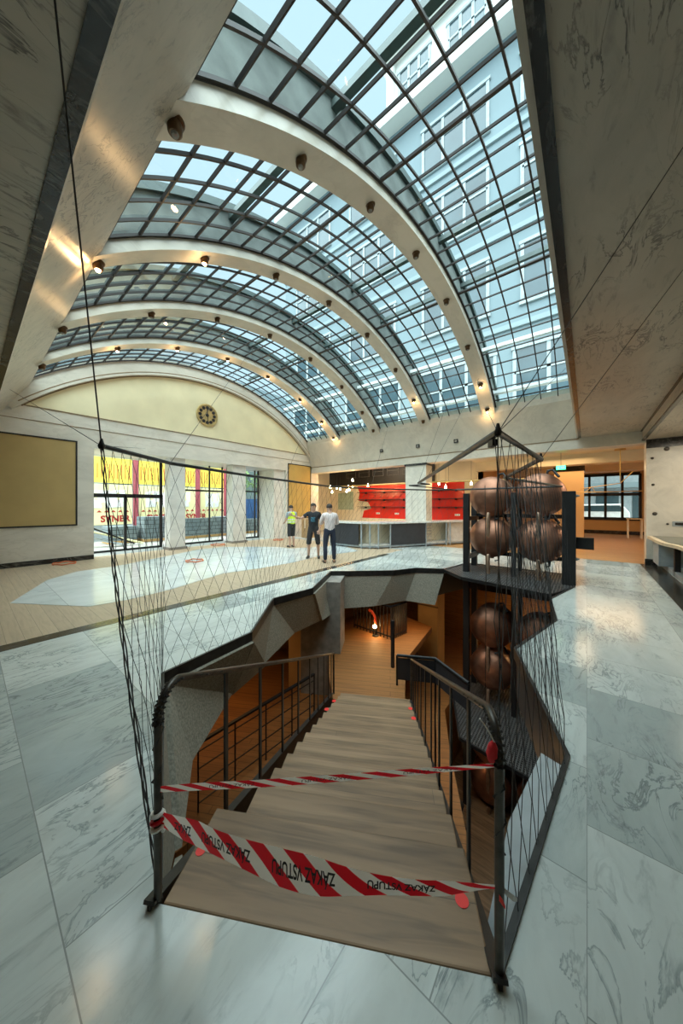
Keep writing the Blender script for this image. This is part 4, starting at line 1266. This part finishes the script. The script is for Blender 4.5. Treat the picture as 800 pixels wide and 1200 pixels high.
def person(loc, face, label, h, top, bottom, longleg, arms, head_tilt=0.0, head_turn=0.0, shirt_name='shirt', sleeve='short', vest=False, stance=.11, prnt=False, buzz=False):
    """local frame: faces -Y, x to the viewer's right when it faces the viewer. arms: {side: (elbow, wrist)} as offsets in metres"""
    t = thing('person', loc, label, 'person'); t.rotation_euler = (0, 0, face)
    k = h / 1.75
    S = lambda x, y, z: (x * k, y * k, z * k)
    v, e, r = [], [], []
    def a(p, rad, fr=None):
        v.append(S(*p)); r.append(rad if not isinstance(rad, tuple) else rad)
        if fr is not None: e.append((fr, len(v) - 1))
        return len(v) - 1
    pel = a((0, 0, .96), (.125, .095)); wai = a((0, .0, 1.10), (.115, .085), pel); che = a((0, .0, 1.28), (.130, .10), wai); sho = a((0, .01, 1.42), (.10, .07), che)
    nk = a((0, .0, 1.495), .056, sho)
    ht = Vector((math.sin(head_turn) * .03, -.02 - .02 * math.cos(head_turn), 0))
    jaw = a((ht.x * .7, ht.y * .6, 1.570), (.076, .080), nk)
    hd = a((ht.x, ht.y - .0 + head_tilt * .05, 1.648), (.094, .108), jaw)
    cr = a((ht.x * .8, ht.y + .015 + head_tilt * .09, 1.712), (.078, .092), hd)
    LEG = {}
    for s in (-1, 1):
        hip = a((s * .09, 0, .90), .092, pel); kn = a((s * stance, -.02, .50), .060, hip); cf = a((s * stance, .02, .36), .058, kn); an = a((s * stance * 1.05, .02, .085), .038, cf)
        hl = a((s * stance * 1.05, .03, .04), .038, an); toe = a((s * stance * 1.25, -.14, .03), (.04, .028), hl)
        LEG[s] = (hip, kn, cf, an)
    ARM = {}
    for s in (-1, 1):
        el, wr = arms[s]
        sh = a((s * .185, .01, 1.41), .058, sho); E_ = a(el, .040, sh); W_ = a(wr, .027, E_)
        d = (Vector(wr) - Vector(el)).normalized()
        hn = Vector(wr) + d * .075
        H_ = a(tuple(hn), (.036, .022), W_)
        sd = d.cross(Vector((0, -1, .2))).normalized()
        for q in range(4):
            f0 = hn + d * .035 + sd * (.024 * (q - 1.5)); a_ = a(tuple(f0), .010, H_)
            ln = (.05, .06, .057, .045)[q]
            f1 = a(tuple(f0 + d * ln * .6), .009, a_); a(tuple(f0 + d * ln + sd * 0 + Vector((0, -.012, -.01))), .007, f1)
        th = a(tuple(hn + sd * .042 - d * .02), .011, H_); a(tuple(hn + sd * .060 + d * .03), .009, th)
        ARM[s] = (sh, E_, W_)
    body = skin_mesh('body', v, e, [(x if isinstance(x, tuple) else (x, x)) for x in [tuple(q * k for q in x) if isinstance(x, tuple) else x * k for x in r]], 'skin', t)
    # features of the face (children of the body)
    hc = Vector(v[hd]); fd = Vector((math.sin(head_turn) * .9, -math.cos(head_turn), -head_tilt * .5)).normalized()
    sdv = fd.cross(Vector((0, 0, 1))).normalized(); upv = sdv.cross(fd)
    for s in (-1, 1):
        MBx = MB().lathe([(0, -.012), (.010, -.006), (.012, 0), (.010, .006), (0, .010)], wloc(t) * 0 + hc + fd * .078 + sdv * (.032 * s) + upv * .012, fd, 10)
        o = MBx.build('eye', 'ink'); o.parent = t
        o = MB().lathe([(0, -.008), (.024, -.004), (.028, .004), (.014, .010), (0, .010)], hc + sdv * (.078 * s) - upv * .01, sdv * s, 10).build('ear', 'skin', smooth=True); o.parent = t
    o = MB().lathe([(.016, -.03), (.012, 0), (.006, .03), (0, .035)], hc + fd * .09 - upv * .012, (upv + fd * -.25), 8).build('nose', 'skin', smooth=True); o.parent = t
    o = MB().bar(hc + fd * .082 - upv * .055 - sdv * .022, hc + fd * .082 - upv * .055 + sdv * .022, .010, .006).build('mouth', 'hred'); o.parent = t
    # hair
    hm = MB()
    rows = []
    for i in range(9):
        ph = i / 8 * pi * .60
        row = []
        for j in range(21):
            a_ = 2 * pi * j / 20
            low_ = 1.0 if math.cos(a_) < .35 else .66
            pp = ph * low_
            d = upv * math.cos(pp) + (-fd * -math.cos(a_) + sdv * math.sin(a_)) * math.sin(pp)
            row.append(hc + upv * .012 + fd * -.008 + Vector((d.x * .092, d.y * .106, d.z * (.104 if not buzz else .096))) * k)
        rows.append(row)
    hm.sheet(rows); o = hm.build('hair', 'hair', smooth=True); o.parent = t
    # trousers or shorts
    V = lambda i: v[i]
    tv = [V(pel), S(0, .0, 1.10)]; te = [(0, 1)]; tr = [(.165 * k, .130 * k), (.158 * k, .124 * k)]
    for s in (-1, 1):
        hip, kn, cf, an = LEG[s]
        tv.append(V(hip)); te.append((0, len(tv) - 1)); tr.append((.108 * k,) * 2); b_ = len(tv) - 1
        tv.append(V(kn)); te.append((b_, len(tv) - 1)); tr.append(((.086 if not longleg else .074) * k,) * 2)
        if longleg:
            tv.append(V(cf)); te.append((len(tv) - 2, len(tv) - 1)); tr.append((.072 * k,) * 2)
            tv.append(V(an)); te.append((len(tv) - 2, len(tv) - 1)); tr.append((.060 * k,) * 2)
        else:
            q = Vector(V(kn)).lerp(Vector(V(cf)), .45); tv.append(tuple(q)); te.append((len(tv) - 2, len(tv) - 1)); tr.append((.088 * k,) * 2)
    skin_mesh('trousers' if longleg else 'shorts', tv, te, tr, bottom, t)
    # shirt
    tv = [S(0, 0, .89), V(wai), V(che), V(sho), S(0, .005, 1.515)]; te = [(0, 1), (1, 2), (2, 3), (3, 4)]; tr = [(.185 * k, .145 * k), (.165 * k, .128 * k), (.178 * k, .138 * k), (.155 * k, .115 * k), (.082 * k, .082 * k)]
    if not longleg and not vest: tv[0] = S(0, 0, .82)
    for s in (-1, 1):
        sh, E_, W_ = ARM[s]
        tv.append(V(sh)); te.append((3, len(tv) - 1)); tr.append((.074 * k,) * 2)
        q = Vector(V(sh)).lerp(Vector(V(E_)), .7 if sleeve == 'short' else 1); tv.append(tuple(q)); te.append((len(tv) - 2, len(tv) - 1)); tr.append((.066 * k if sleeve == 'short' else .054 * k,) * 2)
        if sleeve == 'rolled':
            q = Vector(V(E_)).lerp(Vector(V(W_)), .45); tv.append(tuple(q)); te.append((len(tv) - 2, len(tv) - 1)); tr.append((.050 * k,) * 2)
    skin_mesh(shirt_name, tv, te, tr, top, t)
    if prnt:
        m = MB()
        rows = [[Vector(S(x * .01, -.146 - .004 * (1 - (x / 9) ** 2) + .00018 * x * x, z * .01)) for x in range(-7, 8, 2)] for z in range(116, 134, 3)]
        m.sheet(rows); o = m.build('shirt_print', 'print', smooth=True); o.parent = t
        o.modifiers.new('solid', 'SOLIDIFY').thickness = .012
    if vest:
        tv = [S(0, 0, .92), V(wai), V(che), V(sho), S(0, .005, 1.48)]; te = [(0, 1), (1, 2), (2, 3), (3, 4)]; tr = [(.205 * k, .165 * k), (.188 * k, .15 * k), (.200 * k, .160 * k), (.178 * k, .135 * k), (.10 * k, .10 * k)]
        vo = skin_mesh('vest', tv, te, tr, 'hivis', t)
        for z, rr in ((1.06, 1.0), (1.16, 1.0)):
            o = MB().lathe([(.186 * k, z * k - .022), (.190 * k, z * k - .022), (.190 * k, z * k + .022), (.186 * k, z * k + .022)], (0, 0, 0), (0, 0, 1), 24).build('reflective_band', 'silver', smooth=True); o.parent = t; o.scale = (1.02, .80, 1)
    # shoes
    for s in (-1, 1):
        A_, B_ = Vector(S(s * stance * 1.05, .05, .045)), Vector(S(s * stance * 1.27, -.17, .035))
        skin_mesh('shoe', [tuple(A_), tuple(A_.lerp(B_, .5)), tuple(B_)], [(0, 1), (1, 2)], [(.052 * k, .05 * k), (.052 * k, .045 * k), (.042 * k, .034 * k)], 'shoe', t)
    return t
down = lambda s: ((s * .25, .03, 1.12), (s * .24, -.06, .88))
def facing(x, y):                     # turn so the person looks at the camera
    return math.atan2(x, -y) + 0
fb = facing(-6.83, 7.03)
toC = math.atan2(-(-6.83), -( 7.03))
def face_to(px, py, tx, ty):          # local -Y towards a target
    return math.atan2(tx - px, -(ty - py))
person((-6.83, 7.03, 0), face_to(-6.83, 7.03, -1.5, .2), 'man in a black printed t-shirt and dark shorts with one arm held out, looking up', 1.76, 'tee', 'dshorts', False,
       {-1: ((-.38, -.12, 1.27), (-.60, -.24, 1.36)), 1: ((.25, .03, 1.13), (.20, -.10, .92))}, head_tilt=.5, head_turn=-.15, prnt=True, stance=.15)
person((-5.90, 6.75, 0), face_to(-5.9, 6.75, -8.6, 8.7), 'man in a pale shirt and navy trousers seen from behind with folded arms', 1.74, 'pink', 'navy', True,
       {-1: ((-.27, -.06, 1.16), (-.06, -.22, 1.17)), 1: ((.27, -.06, 1.16), (.06, -.24, 1.20))}, sleeve='rolled', buzz=True, stance=.13)
person((-9.3, 8.3, 0), face_to(-9.3, 8.3, -12.1, 8.7), 'worker in a yellow hi-vis vest and black shorts facing the windows', 1.70, 'greytee', 'dshorts', False,
       {-1: ((-.27, -.06, 1.17), (-.14, -.24, 1.32)), 1: ((.25, -.02, 1.13), (.20, -.18, 1.05))}, vest=True, stance=.09, buzz=True)
person((-2.02, 6.2, SZ), 2.4, 'person in dark clothes on the lower floor seen between the railing bars', 1.75, 'tee', 'navy', True, {-1: down(-1), 1: down(1)}, stance=.1)

# ================================================================== OUTSIDE
struct(MB().box(-40, -14.2, -12, 30, -.25, -.02).build('ground_street', 'pave'))
HX = -18.0
# hoarding: upper banner boards and lower boards between red posts
for i, (ya, yb) in enumerate(((2.4, 5.35), (5.65, 8.55), (8.85, 10.35), (10.6, 11.2))):
    t = thing('site_hoarding', (HX, (ya + yb) / 2, 0), ('pale yellow hoarding board with red lettering behind the black framed door, by the ochre blind', 'pale yellow hoarding board with red lettering behind the first pillar',
                                                        'pale yellow hoarding board with red lettering seen between the pillars', 'narrow pale yellow hoarding board behind the second pillar')[i], 'hoarding', 'yellow hoarding boards across the street')
    MB().box(HX - .05, HX, ya, yb, .75, 2.72).build('board', 'pyellow', t)
    MB().box(HX - .05, HX - .01, ya, yb, -.02, .75).build('base_board', 'grey_panel', t)
    MB().box(HX - .06, HX - .01, ya, yb, 2.78, 4.4).build('upper_board', 'yellow', t)
    w = yb - ya
    if w > 1.2:
        MB().sheet([[(HX + .01 + .02 * math.sin(j * 2.1 + k), ya + .3 + (w - .6) * j / 8, 1.58 + .85 * k / 4 + .03 * math.sin(j)) for j in range(9)] for k in range(5)]).build('sheeting', 'hwhite', t, smooth=True)
        vs, fs, tw = text_verts('SYNER', .42, .014)
        # lettering reads from the hall: +Y runs to the right as seen from inside
        f_ = 1.22 / tw
        m = MB(); m.add([(HX + .012, (4.05, 6.0, 8.0)[i] + v.x * f_, .90 + v.y) for v in vs], fs)
        m.build('lettering', 'hred', t)
        m = MB()
        for k in range(int(w / .28)):
            y = ya + .1 + .28 * k; m.prism([(HX + .004, y, 1.36), (HX + .004, y + .2, 1.36), (HX + .004, y + .1, 1.46)], (.006, 0, 0))
        m.build('red_border', 'hred', t)
    m = MB()
    for k in range(int(w / .16)):
        y = ya + .08 + .16 * k; m.box(HX, HX + .012, y, y + .02, 3.0, 3.7)
    m.build('fence_bars', 'hred', t)
for i, y in enumerate((5.5, 8.7, 10.48)):
    t = tag(MB().box(HX - .08, HX + .08, y - .10, y + .10, 0, 4.3).build('red_post', 'hpost'), ('dark red post between hoarding boards behind the black framed door', 'dark red post between hoarding boards seen between the pillars', 'dark red post at the end of the hoarding')[i], 'post')
for i, (ya, yb, h, x) in enumerate(((5.2, 7.0, 1.15, -16.4), (7.05, 8.9, 1.0, -16.3), (8.95, 10.6, 1.05, -16.35), (3.9, 5.0, .75, -16.6), (10.8, 12.6, .8, -16.5))):
    t = thing('paver_stack', (x, (ya + yb) / 2, 0), ('pallet of grey paving blocks behind the black framed door', 'pallet of grey paving blocks between the pillars, nearer the door', 'pallet of grey paving blocks between the pillars, nearer the blue skip', 'low pallet of grey paving blocks beside the planks', 'low pallet of grey paving blocks below the blue skip')[i], 'paving blocks', 'pallets of paving blocks')
    MB().box(x - .5, x + .5, ya, yb, .12, h).build('blocks', 'block', t, bevel=.01)
    MB().box(x - .5, x + .5, ya, yb, 0, .12).build('pallet', 'plywood', t)
t = thing('skip_container', (-17.6, 12.6, 0), 'blue skip outside the last window', 'skip')
MB().prism([(-18.4, 11.2, .85), (-18.4, 14.2, .85), (-18.4, 14.5, 2.1), (-18.4, 10.95, 2.1)], (1.4, 0, 0)).build('tub', 'blue', t)
for y in (11.5, 12.4, 13.3): MB().box(-17.0, -16.95, y, y + .1, .85, 2.05).build('rib', 'blue', t)
for i, (y0_, y1_, z1_) in enumerate(((2.8, 4.6, 1.0), (3.0, 4.9, .7), (2.7, 4.2, .5))):
    tag(MB().bar((-15.6 - .2 * i, y0_, z1_), (-15.2 + .1 * i, y1_, .05), .22, .05).build('wood_plank', ('black', 'pyellow', 'grey_panel')[i]), ('dark plank leaning outside the glass door', 'yellowish plank lying outside the glass door', 'grey plank lying outside the glass door')[i], 'plank')
t = thing('tree', (-24, 17.5, 0), 'pale leafy tree seen through the last window', 'tree')
m = MB(); rng = random.Random(3)
for i in range(700):
    a, b_, r_ = rng.uniform(0, 2 * pi), rng.uniform(-1, 1), rng.uniform(.3, 1) ** .5 * 2.6
    c_ = Vector((-24 + r_ * math.cos(a), 17.5 + r_ * math.sin(a) * math.sqrt(1 - b_ * b_), 5.0 + r_ * b_))
    d1 = Vector((rng.uniform(-1, 1), rng.uniform(-1, 1), rng.uniform(-1, 1))).normalized() * .22; d2 = d1.cross(Vector((0, 0, 1))).normalized() * .14
    m.add([c_ - d1, c_ + d2, c_ + d1, c_ - d2], [(0, 1, 2, 3)])
M['leaf'] = plain('pale green leaves', (.25, .38, .16), .7, 0, .3, 3)
m.build('foliage', 'leaf', t)
MB().tube([(-24, 17.5, 0), (-24.05, 17.5, 2.5), (-23.9, 17.6, 4.6)], [.22, .16, .08], 8).build('trunk', 'bronze', t)
# house fronts across the street
hb = thing('street_building', (-27, 6, 0), 'pale building across the street behind the hoarding', 'building')
MB().box(-31, -27, -10, 30, 0, 14).build('wall', 'facade', hb)
for k in range(8):
    for q in range(3):
        y = -6 + 4.2 * k; z = 3 + 3.6 * q
        MB().box(-27.02, -26.96, y, y + 1.4, z, z + 1.9).build('window', 'fwin', hb)

# street behind the far window
struct(MB().box(-12, 14, 25, 45, -.25, -.02).build('ground_street_back', 'pave'))
fb_ = thing('street_building', (1, 33, 0), 'grey blue building front seen through the window of the far room', 'building')
MB().box(-10, 12, 33, 36, 0, 12).build('wall', 'grey_panel', fb_)
MB().box(-10, 12, 32.6, 33, 3.1, 3.5).build('canopy', 'facade', fb_)
for k in range(6):
    MB().box(-6 + 2.2 * k, -4.6 + 2.2 * k, 32.95, 33.02, .6, 2.8).build('window', 'fwin', fb_)
    MB().box(-6 + 2.2 * k, -4.6 + 2.2 * k, 32.95, 33.02, 4.2, 6.2).build('window', 'fwin', fb_)
vn = thing('parked_van', (.6, 29.5, 0), 'white parked vehicle low behind the far window', 'vehicle')
MB().prism([(-1.4, 28.8, .35), (-1.4, 28.8, 1.1), (-1.0, 28.8, 1.25), (-.5, 28.8, 1.75), (1.9, 28.8, 1.8), (2.3, 28.8, 1.2), (2.4, 28.8, .35)], (0, 1.7, 0)).build('body', 'hwhite', vn, bevel=.06)
MB().prism([(-.75, 28.78, 1.25), (-.4, 28.78, 1.65), (1.8, 28.78, 1.68), (2.0, 28.78, 1.25)], (0, .03, 0)).build('side_window', 'fwin', vn)
for x in (-.7, 1.6): MB().lathe([(.32, 0), (.33, .05), (.33, .16), (.2, .2)], (x, 28.95, .32), (0, -1, 0), 18).build('wheel', 'charcoal', vn)

# building over the skylight
FYB = 15.4
nb = thing('courtyard_building', (-6, FYB, 5.4), 'white building with rows of windows rising behind the skylight', 'building')
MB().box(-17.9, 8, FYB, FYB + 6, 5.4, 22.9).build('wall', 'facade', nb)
MB().box(-18.3, 8, FYB - .75, FYB + 6.4, 22.9, 23.35).build('ledge', 'attic', nb)
MB().box(-8.9, 8, FYB + .15, FYB + 6, 23.35, 27.0).build('attic_wall', 'attic', nb)
MB().box(-9.3, 8, FYB - .3, FYB + 6, 27.0, 27.4).build('roof_ledge', 'attic', nb)
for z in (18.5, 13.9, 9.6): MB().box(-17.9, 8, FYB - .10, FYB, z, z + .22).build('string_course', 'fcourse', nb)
def fwindow(x0_, x1_, z0_, z1_, nl, yo=0.0, mid=.6):
    y = FYB + yo
    w = MB()
    w.box(x0_ - .12, x1_ + .12, y - .10, y, z0_ - .14, z0_).box(x0_ - .12, x1_ + .12, y - .10, y, z1_, z1_ + .14)
    for k in range(nl + 1):
        x = x0_ + (x1_ - x0_) * k / nl; w.box(x - .07, x + .07, y - .07, y, z0_, z1_)
    zm = z0_ + (z1_ - z0_) * mid; w.box(x0_, x1_, y - .07, y, zm - .05, zm + .05)
    o = w.build('window', 'fframe', nb)
    g = MB().box(x0_, x1_, y - .03, y - .012, z0_, z1_).build('pane', 'fwin', o)
for cx in (-15.0, -10.1, -5.2, -.6, 4.0):
    for zc, hh in ((20.4, 2.3), (16.3, 2.4), (11.9, 2.5)):
        fwindow(cx - 1.6, cx + 1.6, zc - hh / 2, zc + hh / 2, 3)
    fwindow(cx - 1.9, cx + 1.9, 6.0, 8.6, 3)
for cx in (-7.4, -4.6, -1.4, 2.2): fwindow(cx - .9, cx + .9, 24.2, 26.2, 3, .15)
MB().box(-8.95, -8.55, FYB - .2, FYB + .2, 23.35, 27.0).build('corner_pier', 'attic', nb)

# ================================================================== LIGHT
w = bpy.data.worlds.new('sky'); SC.world = w; w.use_nodes = True
nt = w.node_tree; bg = nt.nodes['Background']
bg.inputs['Color'].default_value = (.74, .91, 1.0, 1); bg.inputs['Strength'].default_value = .60
def lamp(name, typ, loc, energy, col, **kw):
    l = bpy.data.lights.new(name, typ); l.energy = energy; l.color = col
    for k_, v_ in kw.items(): setattr(l, k_, v_)
    o = bpy.data.objects.new(name, l); COL.objects.link(o); o.location = loc; return o
for i, p in enumerate(LIGHTS): lamp('spot_glow', 'POINT', p, 3.2, (1, .62, .28), shadow_soft_size=.035)
sun = lamp('veiled_sun', 'SUN', (0, 0, 30), 8.2, (.97, 1.0, .99), angle=math.radians(110))
sun.rotation_euler = Vector((.1, -.28, .95)).to_track_quat('Z', 'Y').to_euler()
WARM = (1.0, .58, .24)
lamp('basement_lamp', 'AREA', (-3.6, 7.3, -.95), 8, WARM, size=1.5)
lamp('basement_lamp', 'AREA', (-6.2, 3.2, -.95), 8, WARM, size=1.5)
lamp('basement_lamp', 'POINT', (-4.0, 9.6, -1.2), 3, WARM, shadow_soft_size=.1)
lamp('basement_lamp', 'POINT', (-1.9, 5.9, -2.6), 3.5, WARM, shadow_soft_size=.15)
lamp('basement_lamp', 'POINT', (-1.4, 10.6, -2.4), 14, WARM, shadow_soft_size=.15)
lamp('basement_lamp', 'POINT', (-2.6, 7.6, -4.2), 5, WARM, shadow_soft_size=.15)
lamp('bar_fill', 'AREA', (-8.5, 14.2, 4.0), 90, (1, .78, .52), size=2.5)  # unseen area fill added to brighten the bar recess
lamp('far_room_fill', 'AREA', (-1.0, 14.2, 3.6), 30, (1, .66, .34), size=2.4)  # added warm fill for the far room, no fixture behind it
lamp('far_room_fill', 'AREA', (0.0, 18.2, 3.3), 70, (1, .66, .34), size=3.6)  # second added fill, deeper in the far room
lamp('counter_fill', 'AREA', (2.3, 10.0, 3.5), 45, (1, .90, .72), size=.8)  # fill added to lift the marble wall and counter, no lamp in view

SC.view_settings.view_transform = 'Standard'
SC.view_settings.look = 'None'
SC.view_settings.gamma = 1.0
SC.view_settings.use_curve_mapping = False
SC.view_settings.exposure = 0.9
SC.cycles.use_denoising = True
SC.cycles.max_bounces = 10
SC.cycles.diffuse_bounces = 5
SC.cycles.transparent_max_bounces = 16
SC.cycles.sample_clamp_indirect = 6
SC.cycles.caustics_reflective = False
SC.cycles.caustics_refractive = False
